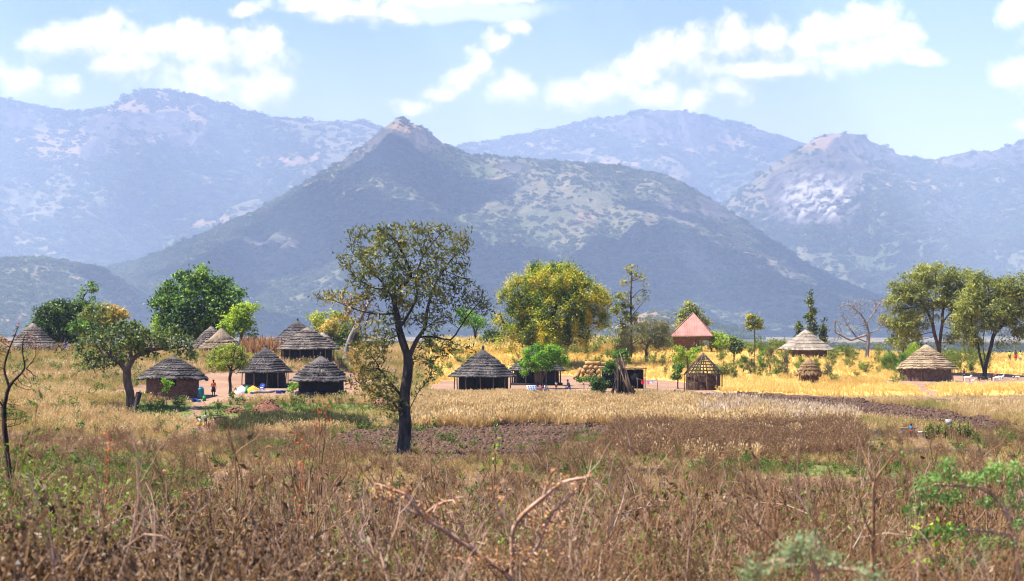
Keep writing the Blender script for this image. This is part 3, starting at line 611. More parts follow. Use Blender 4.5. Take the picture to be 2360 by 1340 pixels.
def hut(label, px, D, roof_w, apex, eave, wall_w, wall, thatch, tiers=8, posts=10, plinth=0.0, bow=1.0, cap=.2, finial=.25, name='thatched_hut', door=None, window=None, bricks=False, group='round thatched huts', seed=1, cat='hut', post_mat=None, th=.19, shaggy=1.1, tilt=0, post_out=None, wob=0.012):
    k = ppm(D); base = G(px, D); z0 = base[2] - .05; ze = W(px, eave, D)[2] - z0; za = W(px, apex, D)[2] - z0
    Rr = roof_w / 2 / k; Rw = wall_w / 2 / k; ov = .12
    h = empty(name, (base[0], D, z0), rng.uniform(-.3, .3) if not (door or window) else 0, label, cat, group)
    FOOT.append((base[0], D, Rr * 1.02 if posts else Rw * 1.12))
    hr = za - ze
    sag = rng.uniform(0, 6.28, 3)
    def R(s): s = np.asarray(s, float); return Rr * (1 - s) + .03
    def Zf(s): s = np.asarray(s, float); return ze + hr * (np.sign(s) * np.abs(s) ** bow if bow != 1 else s)
    # wall
    wb = MB(); top = ze + hr * (1 - Rw / Rr) * .85 + .1
    pr = [(Rw * 1.0, -.3), (Rw * 1.005, top * .3), (Rw * .995, top * .7), (Rw * .985, top)]
    wb.lathe(pr, 48, wob=wob, seed=seed); wo = wb.build('wall', MORTAR if bricks else wall, h)
    if bricks:
        bb = MB(); rows = int(top / .095); per = int(2 * np.pi * Rw / .25)
        for i in range(rows):
            for j in range(per):
                a = (j + (i % 2) * .5 + rng.uniform(-.03, .03)) / per * 2 * np.pi
                if math.sin(a) > .25: continue
                rr = Rw + .012 + rng.uniform(-.006, .01)
                bb.box((rr * math.cos(a), rr * math.sin(a), .05 + i * .095), (.05, .225, .075), a, tint=rng.random())
        tag(bb.build('bricks', BRICK, wo, smooth=False), kind='stuff')
    if plinth:
        pb = MB(); ph = plinth; pb.lathe([(Rw * 1.16, -.3), (Rw * 1.17, ph * .75), (Rw * 1.13, ph), (Rw * .95, ph * 1.05)], 48, wob=.01, seed=seed + 1); pb.build('plinth', wall if wall is not MUD_RED else MUD_RED, h)
    if door:
        a, wd, hd, dm = door; a = math.radians(a)
        db = MB(); rr = Rw + .02
        for t_ in range(4):
            da = (t_ - 1.5) * wd / 4 / rr
            db.box((rr * math.cos(a + da), rr * math.sin(a + da), hd / 2 + plinth * .6), (.05, wd / 4 - .012, hd), a + da, tint=rng.random())
        db.build('door', dm, wo, smooth=False)
    if window:
        a, ww, hw, zc = window; a = math.radians(a); rr = Rw + .03
        fb = MB()
        for q in (-1, 1):
            fb.box((rr * math.cos(a) - q * ww / 2 * math.sin(a), rr * math.sin(a) + q * ww / 2 * math.cos(a), zc), (.08, .06, hw), a)
            fb.box((rr * math.cos(a), rr * math.sin(a), zc + q * hw / 2), (.075, ww + .06, .06), a)
        win = fb.build('window', WOOD_D, wo, smooth=False)
        MB().box((rr * math.cos(a), rr * math.sin(a), zc), (.04, ww - .06, hw - .06), a).build('pane', DARK, win, smooth=False)  # dark panel painting the unlit inside of the window
    # roof
    rb = MB(); ss = np.linspace(-.0, 1, 12)
    rb.lathe([(R(s) - .06, Zf(s) - .05) for s in ss] , 40); rb.lathe([(.02, ze + hr * .8), (R(0) - .06, ze - .05)], 40, tint=.1)  # underside cone tinted dark: eave shade put into the colour
    sc = 1 - cap; r_ = np.random.default_rng(seed)
    # smooth tied crown
    n = 90; a = np.linspace(0, 2 * np.pi, n, endpoint=False); rows = []; tints = []
    for s, off in ((1.0, .02), (.97, .04), (sc + cap * .6, .05), (sc + cap * .25, .06), (sc - .02, .075), (sc - .035, .0)):
        rr = R(s) + off + .012 * r_.normal(size=n); rows.append(np.stack([rr * np.cos(a), rr * np.sin(a), np.full(n, Zf(s) + off * .5)], 1)); tints.append(np.clip(.62 + r_.normal(0, .2, n), 0, 1))
    V = np.vstack(rows); kk = len(rows); i = np.arange(kk - 1)[:, None] * n; jn = np.arange(n)[None]; j2 = (jn + 1) % n
    rb.add(V, np.stack([i + jn, i + n + jn, i + n + j2, i + j2], -1).reshape(-1, 4), tint=np.concatenate(tints))
    ro = rb.build('roof', thatch, h)
    edges = np.linspace(0, sc, tiers + 1)
    for t_ in range(tiers):
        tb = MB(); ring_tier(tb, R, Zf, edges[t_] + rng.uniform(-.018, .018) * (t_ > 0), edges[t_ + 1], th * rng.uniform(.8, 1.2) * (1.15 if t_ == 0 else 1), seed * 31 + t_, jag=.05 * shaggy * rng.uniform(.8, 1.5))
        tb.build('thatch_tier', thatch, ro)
    if finial:
        fb = MB(); zt = Zf(.97); fr = .1
        fb.lathe([(fr * 1.5, zt - .05), (fr * 1.1, zt + finial * .35), (fr * 1.25, zt + finial * .5), (fr * .9, zt + finial * .85), (fr * .4, zt + finial)], 12, tint=.2, wob=.1)
        fb.build('finial', TH_DARK, ro)
    pm = post_mat or WOOD
    for q in range(posts):
        a = (q + .5 + rng.uniform(-.16, .16)) / posts * 2 * np.pi; pr_ = Rw + (post_out if post_out is not None else (Rr - Rw) * .55)
        s_at = 1 - pr_ / Rr; zt = ze + hr * max(s_at, 0) + .02
        b0 = np.array([pr_ * math.cos(a) + rng.uniform(-.09, .09), pr_ * math.sin(a) + rng.uniform(-.09, .09), -.3]); b1 = np.array([pr_ * math.cos(a), pr_ * math.sin(a), zt])
        mid = (b0 + b1) / 2 + rng.uniform(-.05, .05, 3) * (1, 1, 0)
        MB().tube([b0, mid, b1], [.065, .058, .05], 6, tint=rng.random()).build('post', pm, h)
    if tilt: h.rotation_euler[1] = tilt
    return h

hut('dark thatched round hut with red brick wall and small window', 398, 184, 148, 822, 872, 118, BRICK, TH_DARK, tiers=9, posts=0, bow=.8, cap=.12, finial=0, bricks=True, window=(-80, .55, .5, 1.42), seed=3, th=.17, shaggy=1.5)
hut('charcoal walled hut beside the cloth heap, roof posts in front', 612, 214, 116, 800, 858, 92, MUD_BLACK, TH_DARK, tiers=8, posts=11, plinth=.25, bow=.95, cap=.24, seed=5, door=(-62, .8, 1.5, DARK), finial=.3)
hut('low charcoal hut with mud plinth and knobbed dark roof', 740, 184, 126, 820, 878, 104, MUD_BLACK, TH_DARK, tiers=7, posts=0, plinth=.42, bow=.9, cap=.3, seed=7, finial=.42, shaggy=1.4)
hut('tall grey roofed hut behind the large hut on the bank', 686, 244, 146, 739, 803, 116, MUD_BLACK, TH_DARK, tiers=9, posts=9, bow=1.0, cap=.16, seed=9, finial=.4)
hut('large weathered thatch hut with row of leaning posts on the bank', 709, 232, 134, 754, 805, 112, MUD_BLACK, TH_GREY, tiers=8, posts=13, bow=.95, cap=.16, seed=11, finial=0, post_out=.25)
hut('small pale roofed hut at right end of the bank cluster', 744, 250, 84, 766, 809, 66, MUD_BROWN, TH_PALE, tiers=7, posts=7, bow=1.05, cap=.15, seed=13, finial=.1)
hut('grey roofed hut half hidden behind the straw peaked hut', 487, 258, 92, 752, 801, 74, MUD_BROWN, TH_GREY, tiers=9, posts=8, bow=1.0, cap=.14, seed=15, finial=.22)
hut('straw peaked hut with smooth tan cone under the big green tree', 510, 247, 100, 757, 803, 78, MUD_BROWN, TH_BROWN, tiers=4, posts=10, bow=1.1, cap=.55, seed=17, finial=0, shaggy=1.2)
hut('pale roofed hut behind the stick fence at the left edge', 76, 252, 112, 744, 800, 88, MUD_BROWN, TH_GREY, tiers=8, posts=8, bow=1.05, cap=.2, seed=19, finial=.3)
hut('tan roofed hut mostly hidden behind the leaning green tree', 325, 252, 110, 762, 802, 86, MUD_BROWN, TH_BROWN, tiers=7, posts=8, bow=1.0, cap=.2, seed=21, finial=.1)
hut('dark pointed hut behind tall dry grass beside the central tree', 1113, 198, 144, 806, 868, 112, MUD_BLACK, TH_DARK, tiers=8, posts=12, plinth=.2, bow=.98, cap=.22, seed=23, finial=.5)
hut('charcoal hut with brown door half hidden by bright green tree', 1236, 222, 124, 806, 854, 104, MUD_BLACK, TH_DARK, tiers=8, posts=14, plinth=.28, bow=1.0, cap=.2, seed=25, finial=.2, door=(-86, .85, 1.45, WOOD), post_out=.22)
hut('wide pale thatched hut on the rise below the dark conifers', 1857, 282, 128, 760, 806, 96, MUD_BROWN, TH_PALE, tiers=5, posts=12, bow=1.02, cap=.2, seed=27, finial=.0, th=.06)
hut('brown thatched hut with post veranda in the golden meadow on the right', 2135, 254, 130, 794, 849, 116, MUD_BROWN, TH_TAN, tiers=9, posts=13, bow=.92, cap=.22, seed=29, finial=.35, post_out=.12)
hut('small shaggy straw granary standing alone in the golden grass', 1864, 234, 52, 824, 863, 38, MUD_RED, TH_GOLD, tiers=4, posts=6, bow=.75, cap=.3, seed=31, finial=.1, th=.16, shaggy=3.0, name='granary', cat='granary', group='straw granaries')
hut('roof tip of a far hut at the left image border', 2, 262, 60, 772, 806, 46, MUD_BROWN, TH_GOLD, tiers=6, posts=6, bow=1.0, cap=.2, seed=37, finial=.1)

# hut still being built: bare roof frame on a mud wall
def frame_hut():
    px, D = 1621, 208; k = ppm(D); b = G(px, D); z0 = b[2]; ze = W(px, 862, D)[2] - z0; za = W(px, 815, D)[2] - z0
    Rr, Rw = 43 / k, 38 / k; FOOT.append((b[0], D, Rr))
    h = empty('unfinished_hut', (b[0], D, z0), 0, 'unfinished hut with bare pole roof frame and dark mud wall', 'hut')
    wl = MB().lathe([(Rw, -.3), (Rw * 1.01, ze * .5), (Rw, ze - .05), (Rw - .2, ze - .05), (Rw - .2, .0)], 40, wob=.012).build('wall', MUD_RED, h)
    bb = MB(); rows = int(ze / .12)
    for i in range(rows):
        for j in range(44):
            a = (j + (i % 2) * .5) / 44 * 2 * np.pi
            if math.sin(a) > .2: continue
            bb.box((Rw * math.cos(a), Rw * math.sin(a), .06 + i * .12), (.07, .22, .095), a, tint=rng.random(), jit=.008)
    tag(bb.build('bricks', MUD_RED, wl, smooth=False), kind='stuff')
    def P(s, a): r = Rr * (1 - s) + .05; return np.array([r * math.cos(a), r * math.sin(a), ze + (za - ze) * s ** .9])
    rf = MB().lathe([(.12, za - .25), (.1, za), (.04, za + .1)], 10).build('roof', WOOD, h)
    for q in range(26):
        a = q / 26 * 2 * np.pi + rng.uniform(-.05, .05)
        MB().tube([P(-.03, a), P(.35, a + .02), P(.7, a), P(1, a)], [.05, .046, .04, .035], 5, tint=rng.random()).build('rafter', WOOD_D if q % 3 else WOOD, rf)
    for s in (.0, .14, .28, .42, .56, .7, .84):
        pts = [P(s, t) + rng.uniform(-.02, .02, 3) for t in np.linspace(0, 2 * np.pi, 33)]; MB().tube(pts, .045, 5, tint=rng.random(), cap=False).build('hoop', WOOD_D, rf)
    for q in range(11):
        a = (q + .3 + rng.uniform(-.2, .2)) / 11 * 2 * np.pi; p = P(0, a); MB().tube([(p[0] + rng.uniform(-.1, .1), p[1], -.3), p * (.99, .99, .5), p], [.06, .055, .05], 6, tint=rng.random()).build('post', WOOD, h)
frame_hut()

# tin roofed brick house
TIN = None
def tin_house():
    px, D = 1597, 286; k = ppm(D); b = G(px, D); z0 = b[2]; ze = W(px, 774, D)[2] - z0; za = W(px, 722, D)[2] - z0
    m, nt, out = new_mat('tin_roof_red'); c = ramp(nt, smooth_n(nt, noise(nt, objco(nt), .9, 5), .3, .7), [(.27, .11, .085), (.34, .15, .12), (.38, .185, .15)])
    nt.links.new(principled(nt, c, .5, .3), out.inputs[0])
    h = empty('tin_roofed_house', (b[0], D, z0), math.radians(-9), 'brick house with pink hipped corrugated tin roof among bushes', 'house')
    FOOT.append((b[0], D, 3.5)); w = 6.2; hw = w / 2; hi = hw - .45
    roof = MB().box((0, 0, ze - .06), (w - .1, w - .1, .1)).build('roof', WOOD_D, h, smooth=False)
    for q in range(4):
        n = 97; u = np.linspace(-hw, hw, n); V = []; rows = 14
        for r_ in range(rows + 1):
            t = r_ / rows; lim = hw * (1 - t) + .01
            x = np.clip(u, -lim, lim); corr = .006 * np.sin(u * 2 * np.pi / .24)
            V.append(np.stack([x, np.full(n, -hw * (1 - t)) - corr * .6, np.full(n, ze + (za - ze) * t) + corr], 1))
        V = np.vstack(V); i = np.arange(rows)[:, None] * n; j = np.arange(n - 1)[None]
        Q = np.stack([i + j, i + j + 1, i + n + j + 1, i + n + j], -1).reshape(-1, 4); mb = MB().add(V @ np.array(Matrix.Rotation(q * math.pi / 2, 3, 'Z')).T, Q); s = mb.build('roof_sheet', m, roof)
    for q in range(4):
        a = math.pi / 4 + q * math.pi / 2; MB().tube([(hw * 1.414 * math.cos(a), hw * 1.414 * math.sin(a), ze + .02), (0, 0, za + .03)], .07, 6).build('ridge_cap', m, roof)
    fb = MB()
    for q in range(4):
        a = q * math.pi / 2; fb.box((hw * math.cos(a) * .99, hw * math.sin(a) * .99, ze - .12), (.05, w, .2), a)
    fb.build('fascia', WOOD, h, smooth=False)
    wl = MB(); wl.box((-.9, .3, ze / 2 - .2), (hi * 2 - 1.9, hi * 2 - .6, ze + .2)); wl.box((0, 0, ze - .45), (hi * 2, hi * 2, .5)); wall = wl.build('wall', MORTAR, h, smooth=False)
    bb = MB(); L = hi * 2 - 1.9; rows = int(ze / .1)
    for i in range(rows):
        for j in range(int(L / .26)):
            bb.box((-.9 - L / 2 + .13 + (j + (i % 2) * .4) * .26, .3 - hi + .3 - .01, .05 + i * .1), (.24, .05, .08), 0, tint=rng.random())
    for i in range(5):
        for j in range(int(hi * 2 / .26)): bb.box((-hi + .13 + (j + (i % 2) * .4) * .26, -hi - .015, ze - .65 + i * .1), (.24, .05, .08), 0, tint=rng.random())
    tag(bb.build('bricks', BRICK, wall, smooth=False), kind='stuff')
    for (x, y) in ((hi - .1, -hi + .1), (hi - .1, 0), (hi - .1, hi - .1), (.75, -hi + .1), (1.4, -hi + .1)):
        MB().box((x, y, ze / 2 - .4), (.18, .18, ze - .2)).build('post', BRICK, h, smooth=False)
    return m
TIN = tin_house()

# small brick store with a rusty tin lid
def brick_store():
    px, D = 507, 166; k = ppm(D); b = G(px, D); h = empty('brick_store', tuple(b), math.radians(12), 'low brick box with dark sheet lid beside the children', 'brick store')
    FOOT.append((b[0], D, .9)); w, dp, hh = 1.25, 1.0, .85
    wl = MB().box((0, 0, hh / 2 - .1), (w, dp, hh + .1)).build('wall', MORTAR, h, smooth=False); bb = MB()
    for i in range(9):
        for j in range(5): bb.box((-w / 2 + .13 + (j + (i % 2) * .35) * .235, -dp / 2 - .01, .05 + i * .09), (.215, .05, .072), 0, tint=rng.random())
        for j in range(4):
            for q in (-1, 1): bb.box((q * (w / 2 + .01), -dp / 2 + .15 + j * .23, .05 + i * .09), (.05, .21, .072), 0, tint=rng.random())
    tag(bb.build('bricks', BRICK, wl, smooth=False), kind='stuff')
    n = 40; u = np.linspace(-.72, .62, n); V = np.vstack([np.stack([u, np.full(n, y), hh + .1 + .02 * np.sin(u * 50) - u * .09 + (.03 if y < 0 else 0)], 1) for y in (-.62, .6)])
    V = np.vstack([V, V - (0, 0, .03)]); j = np.arange(n - 1); Q = np.stack([j, j + 1, n + j + 1, n + j], 1)
    Q = np.vstack([Q, (Q + 2 * n)[:, ::-1], np.stack([j + 1, j, 2 * n + j, 2 * n + j + 1], 1)])
    MB().add(V, Q).build('lid', DARK, h)
brick_store()

# dark mud shed and its neighbour behind the pole stack
def shed(label, px, D, w_px, top, rz, mat, name='mud_shed'):
    k = ppm(D); b = G(px, D); w = w_px / k; hh = W(px, top, D)[2] - b[2]; h = empty(name, tuple(b), rz, label, 'shed', 'low mud sheds'); FOOT.append((b[0], D, w * .6))
    MB().box((0, .3, hh / 2 - .1), (w * .9, w * .8, hh), jit=.03).build('wall', mat, h, smooth=False)
    rb = MB()
    for i in range(16):
        x = -w * .56 + w * 1.12 * i / 15; rb.box((x, .2, hh + .06 + rng.uniform(-.02, .03)), (w * .085, w * 1.1, .12), rng.uniform(-.04, .04), tint=rng.random(), jit=.015)
    rb.build('roof', TH_TAN, h, smooth=False)
    for q in (-1, 1): MB().tube([(q * w * .5, -w * .42, -.2), (q * w * .5, -w * .42, hh + .02)], .05, 6).build('post', WOOD, h)
shed('small black mud shed with flat straw roof by the clothesline', 1462, 214, 44, 850, .1, MUD_BLACK)
shed('dark open shelter behind the pole stack and green bush', 1408, 212, 46, 848, -.1, MUD_BLACK)
# ---------------------------------------------------------------- trees
def bark(name, cols): return surf(name, cols, 3.0, .95, .9, .04, (1, 1, .3), tint=.2)
BARK_D = bark('bark_dark', [(.018, .014, .012), (.05, .04, .033), (.11, .09, .075)])
BARK_B = bark('bark_brown', [(.05, .032, .022), (.11, .075, .052), (.19, .14, .1)])
BARK_G = bark('bark_grey', [(.13, .11, .1), (.26, .23, .21), (.4, .36, .33)])
BARK_M = bark('bark_main', [(.014, .012, .011), (.045, .038, .034), (.1, .088, .08)])
def colonize(nodes, parents, A, step, di, dk, maxit=160, seed=0, up=0.0):
    r = np.random.default_rng(seed); N = [np.asarray(p, float) for p in nodes]; par = list(parents); A = np.asarray(A, float)
    M = np.array(N); d = np.linalg.norm(A[:, None] - M[None], axis=2); ni = d.argmin(1); ndist = d.min(1)
    for it in range(maxit):
        if len(A) == 0: break
        act = ndist < di
        if not act.any():
            act = ndist <= ndist.min() + 1e-6
        ids = ni[act]; v = A[act] - np.array(N)[ids]; v = unit(v)
        u, inv = np.unique(ids, return_inverse=True); S = np.zeros((len(u), 3)); np.add.at(S, inv, v)
        S = unit(unit(S) + r.normal(0, .14, S.shape) + np.array([0, 0, up]))
        new = np.array(N)[u] + S * step; k0 = len(N)
        for q, p in zip(new, u): N.append(q); par.append(int(p))
        dn = np.linalg.norm(A[:, None] - new[None], axis=2); j = dn.argmin(1); m = dn.min(1); b = m < ndist
        ni[b] = k0 + j[b]; ndist[b] = m[b]
        # give up on points that draw no closer
        keep = ndist > dk
        if it > 70 and it % 3 == 2: keep &= (r.random(len(A)) > .06)
        A, ni, ndist = A[keep], ni[keep], ndist[keep]
        if len(N) > 8000: break
    return np.array(N), np.array(par)
def skeleton_mesh(mb, N, par, rbase, rtip, exp=.5, sides=(3, 4, 6, 8), wob=0.0, minr=0.0, taper=0.0):
    n = len(N); kids = [[] for _ in range(n)]; leaf = np.zeros(n)
    for i in range(n):
        if par[i] >= 0: kids[par[i]].append(i)
    for i in range(n - 1, -1, -1):
        if not kids[i]: leaf[i] += 1
        if par[i] >= 0: leaf[par[i]] += leaf[i]
    R = rtip + (rbase - rtip) * ((leaf - .9) / (leaf.max())) ** exp
    if taper:
        pl = np.zeros(n)
        for i in range(n):
            if par[i] >= 0: pl[i] = pl[par[i]] + np.linalg.norm(N[i] - N[par[i]])
        R = np.maximum(R * (1 - taper * np.clip(pl / (pl.max() * .75), 0, 1)), rtip)
    roots = [i for i in range(n) if par[i] < 0]; stack = [(r, None) for r in roots]
    while stack:
        i, p = stack.pop(); chain = [] if p is None else [p]
        cur = i
        while True:
            chain.append(cur)
            if not kids[cur]: break
            ks = sorted(kids[cur], key=lambda c: -leaf[c])
            for c in ks[1:]: stack.append((c, cur))
            cur = ks[0]
        rr = R[chain].copy()
        if p is not None: rr[0] = min(rr[0], rr[1] * 1.15)
        if len(chain) > 1:
            mx = rr.max()
            if mx < minr: continue
            s = sides[0] if mx < .018 else sides[1] if mx < .05 else sides[2] if mx < .16 else sides[3]
            P = N[chain].copy()
            if len(P) > 4: P[1:-1] = P[1:-1] * .5 + (P[:-2] + P[2:]) * .25
            mb.tube(P, rr, s, tint=rng.random(), cap=False)
    return leaf, R, kids
def crown_points(blobs, D, n, seed, shell=.55, depth=1.0):
    r = np.random.default_rng(seed); out = []; vol = np.array([b[2] * b[3] * (b[2] + b[3]) * .5 * (b[5] if len(b) > 5 else 1) for b in blobs]); cnt = np.maximum((n * vol / vol.sum()).astype(int), 6)
    k = ppm(D)
    for b, c in zip(blobs, cnt):
        u = unit(r.normal(size=(c, 3))) * (r.random((c, 1)) ** (1 / 3) * (1 - shell) + shell * r.uniform(.75, 1.0, (c, 1)))
        dz = b[4] if len(b) > 4 else 0
        w = W(b[0], b[1], D); out.append(w + np.array([0, dz / k, 0]) + u * np.array([b[2], (b[2] + b[3]) * .5 * depth, b[3]]) / k)
    return np.vstack(out)
def tree(name, label, D, base_px, stems, blobs, n_att, leaf_m, bark_m, rbase, L=.25, Wd=.13, per=8, spread=.3, seed=1, step=.4, kill=None, infl=None, cat='tree', group=None, droop=0.0, upb=.25, rtip=.012, tw=1, extra=0, espread=.4, shell=.55, depth=1.0, flare=1.5, tintf=None, lnoise=.5, leaf_nodes=None, minr=0.0, exp=.5, foot=.5, clump=90, taper=0.0):
    """stems: list of polylines in photo pixels [(px,py[,dy_px])...]; the first starts at the ground"""
    g = G(base_px, D); k = ppm(D); nodes = [g - np.array([0, 0, .25])]; par = [-1]; first = True; index = {}
    for st in stems:
        prev = None
        for q, s in enumerate(st):
            p = W(s[0], s[1], D) + np.array([0, (s[2] if len(s) > 2 else 0) / k, 0])
            key = (s[0], s[1])
            if key in index: prev = index[key]; continue
            if prev is None: prev = 0
            a = nodes[prev]; m = max(1, int(np.linalg.norm(p - a) / step))
            for t in range(1, m + 1):
                jit = rng.normal(0, step * .07, 3) if t < m else 0
                nodes.append(a + (p - a) * t / m + jit); par.append(prev); prev = len(nodes) - 1
            index[key] = prev
    A = crown_points(blobs, D, n_att, seed, shell, depth)
    N, par = colonize(nodes, par, A, step, infl or step * 9, kill or step * 1.3, seed=seed, up=.04 - droop * .1)
    t = empty(name, tuple(g), 0, label, cat, group); N = N - g
    mb = MB(); leafc, R, kids = skeleton_mesh(mb, N, par, rbase, rtip, exp, minr=minr, taper=taper)
    # root flare
    a = np.linspace(0, 2 * np.pi, 9, endpoint=False)
    mb.lathe([(rbase * flare * 1.25, -.3), (rbase * flare, .0), (rbase * (flare * .4 + .6), rbase * .8), (rbase * 1.02, rbase * 2.0), (rbase * .9, rbase * 3.0)], 10, c=(N[1, 0] * .4, N[1, 1] * .4, 0), wob=.12, seed=seed)
    mb.build('trunk', bark_m, t); FOOT.append((g[0], D, foot))
    if leaf_m is not None:
        ends = np.where(leafc <= tw)[0]; ends = ends[ends > 3]
        P = np.repeat(N[ends], per, 0); par_ = np.repeat(N[np.maximum(par[ends], 0)], per, 0); dirv_ = unit(P - par_ + 1e-6)
        off_ = rng.normal(0, spread, P.shape) * (1, 1, .8); P = P + off_; NR = unit(off_ + np.array([0, 0, spread * .7]))
        if extra:
            CC = A[rng.choice(len(A), min(len(A), max(12, extra // clump)), replace=False)]; eo = rng.normal(0, espread, (extra, 3)) * (1, 1, .7); E = CC[rng.integers(0, len(CC), extra)] - g + eo; NR = np.vstack([NR, unit(eo + np.array([0, 0, espread * .7]))]); P = np.vstack([P, E]); dirv_ = np.vstack([dirv_, unit(E - np.array([0, 0, (A[:, 2] - g[2]).mean() * .8]))])
        Dv = unit(dirv_ * .6 + rng.normal(0, .6, P.shape) + np.array([0, 0, upb - droop]))
        cl = fbm(P[:, 0] * 1.1 + seed, P[:, 2] * 1.1 + P[:, 1] * .7, 3, seed + 5)
        tint = np.clip(lnoise * (cl - .5) * 2.2 + .5 + rng.normal(0, .2, len(P)), 0, 1)
        if tintf is not None: tint = np.clip(tintf(P, tint, g, k), 0, 1)
        V, Q, tt = leaf_quads(P, Dv, L * rng.uniform(.6, 1.25, len(P)), Wd * rng.uniform(.7, 1.2, len(P)), tint, Nrm=NR)
        MB().add(V, Q, tint=tt).build('crown', leaf_m, t, smooth=False)
    return t
LF_MAIN = leaf_mat('leaf_main_tree', [(.02, .03, .007), (.055, .072, .012), (.115, .125, .02), (.18, .15, .028), (.26, .14, .04)], .3, 0)
LF_DEEP = leaf_mat('leaf_deep_green', [(.018, .045, .008), (.045, .1, .014), (.1, .19, .022), (.17, .26, .035)], .35, 0)
LF_MANGO = leaf_mat('leaf_mango', [(.012, .028, .006), (.03, .065, .01), (.065, .12, .018), (.1, .16, .03)], .25, 0)
LF_FLUSH = leaf_mat('leaf_mango_flush', [(.025, .055, .01), (.06, .11, .018), (.14, .17, .03), (.42, .28, .06), (.5, .34, .09)], .35, 0)
LF_TAMA = leaf_mat('leaf_tamarind', [(.02, .042, .005), (.075, .12, .007), (.17, .23, .011), (.31, .32, .016), (.42, .33, .03)], .38, 0)
LF_LIME = leaf_mat('leaf_lime', [(.08, .14, .012), (.2, .3, .02), (.36, .43, .04)], .5, 0)
LF_BRIGHT = leaf_mat('leaf_bright_green', [(.025, .075, .008), (.07, .19, .015), (.14, .3, .025), (.26, .34, .03)], .4, 0)
LF_EUCA = leaf_mat('leaf_tall_tree', [(.035, .06, .015), (.1, .13, .03), (.22, .24, .06), (.4, .33, .05)], .4, 0)
LF_ACAC = leaf_mat('leaf_acacia', [(.045, .06, .014), (.11, .135, .028), (.21, .23, .045), (.32, .32, .06)], .35, 0)
LF_OLIVE = leaf_mat('leaf_olive_bush', [(.035, .045, .016), (.085, .09, .035), (.15, .15, .06), (.2, .17, .08)], .3, 0)
LF_CONE = leaf_mat('leaf_conifer', [(.01, .025, .006), (.035, .065, .01), (.1, .13, .018), (.2, .2, .03)], .25, 0)
LF_DRY = leaf_mat('leaf_dry_brown', [(.09, .05, .03), (.18, .1, .05), (.3, .19, .1)], .3, 0)

def main_tint(P, t, g, k):
    px = CX + (P[:, 0] + g[0]) / 130 * F; py = YH + (HC - P[:, 2] - g[2]) / 130 * F
    return t * .62 + .38 * sst(-px, -905.0, -820.0) * sst(py, 640.0, 720.0) + .1
tree('savanna_tree', 'tall dark forked tree with sparse olive leaves in the ploughed field', 130, 932,
     [[(932,1010),(934,968),(931,920),(938,870),(942,828),(928,790),(919,760),(915,722),(905,690),(893,665),(870,640),(840,610),(805,575)],
      [(934,968),(952,925),(969,896),(987,880)], [(942,828),(953,800),(962,778),(980,758),(998,742)], [(962,778),(1009,776),(1040,789),(1068,800),(1095,808,-10)],
      [(1040,789),(1058,758),(1078,728),(1090,713),(1116,686)], [(915,722),(875,726),(816,713),(767,692),(728,688)], [(905,690),(924,660),(951,640),(935,600),(915,560)],
      [(919,760),(945,720),(965,680),(955,646),(973,592),(1013,540)], [(980,758),(985,710),(1000,660),(1030,610),(1060,580)], [(931,920),(905,890),(880,860),(865,830)], [(893,665),(865,668),(820,640),(790,600)],
      [(934,968),(905,925),(880,915),(860,905)]],
     [(850,552,48,32),(900,540,45,30,20),(950,545,50,35,-20),(1010,545,50,35,20),(1050,560,35,40),(830,610,50,40,20),(890,600,60,45,-40),(960,600,60,50,30),(1030,610,50,50,-10),(860,660,60,40,30),(950,670,70,45,-30),(1010,680,45,45,20),
      (790,690,50,22,0,1.2),(750,690,28,12,0,1.5),(820,720,45,30,20),(1085,690,38,30,0,1.6),(1112,712,22,26,0,1.8),(1065,650,32,34,0,1.4),(1075,570,22,30),(815,545,22,22),(790,585,22,16,0,1.4),(1000,740,45,30,-20),(870,760,50,40,-20),(850,810,45,50,10,1.6),(870,885,50,40,-10,1.6),(1005,810,40,40,20),(1000,850,30,26),(930,720,40,40,40),(840,880,36,45,0,1.4),(900,930,40,30,-20,1.4)],
     1700, LF_MAIN, BARK_M, .45, L=.36, Wd=.11, per=7, spread=.2, seed=4, step=.34, kill=.42, tintf=main_tint, tw=3, upb=.3, extra=2200, espread=.28, clump=14, rtip=.018, depth=1.3, exp=.58, flare=1.35, taper=.5)
tree('broadleaf_tree', 'leaning green tree with stump at its foot left of brick hut', 176, 302,
     [[(300,905),(293,880),(292,858),(276,835)],[(292,858),(303,828),(300,800)],[(303,828),(325,815),(350,806),(390,803),(425,800)],[(276,835),(262,828),(245,820)]],
     [(215,800,38,38),(255,785,50,42,20),(300,775,50,34,-20),(235,835,34,24,-20),(290,810,40,26,20),(340,785,38,28),(400,780,34,26),(430,795,22,30),(400,805,30,16),(185,830,18,28),(320,760,30,18),(350,815,22,10)],
     900, leaf_mat('leaf_round_green', [(.02, .035, .012), (.05, .075, .02), (.1, .14, .03), (.16, .2, .05)], .3, 0), BARK_B, .38, L=.28, Wd=.2, per=9, spread=.22, seed=8, step=.3, tw=2, kill=.42, extra=2500, espread=.25, exp=.6)
def stump():
    g = G(302, 176); k = ppm(176); r = bpy.data.objects.get('broadleaf_tree')
    MB().tube([(.25, -.1, -.2), (.45, -.12, .5), (.62, -.1, 1.1), (.72, -.1, 1.5)], [.36, .27, .26, .27], 9).build('stump', BARK_D, r)
stump()
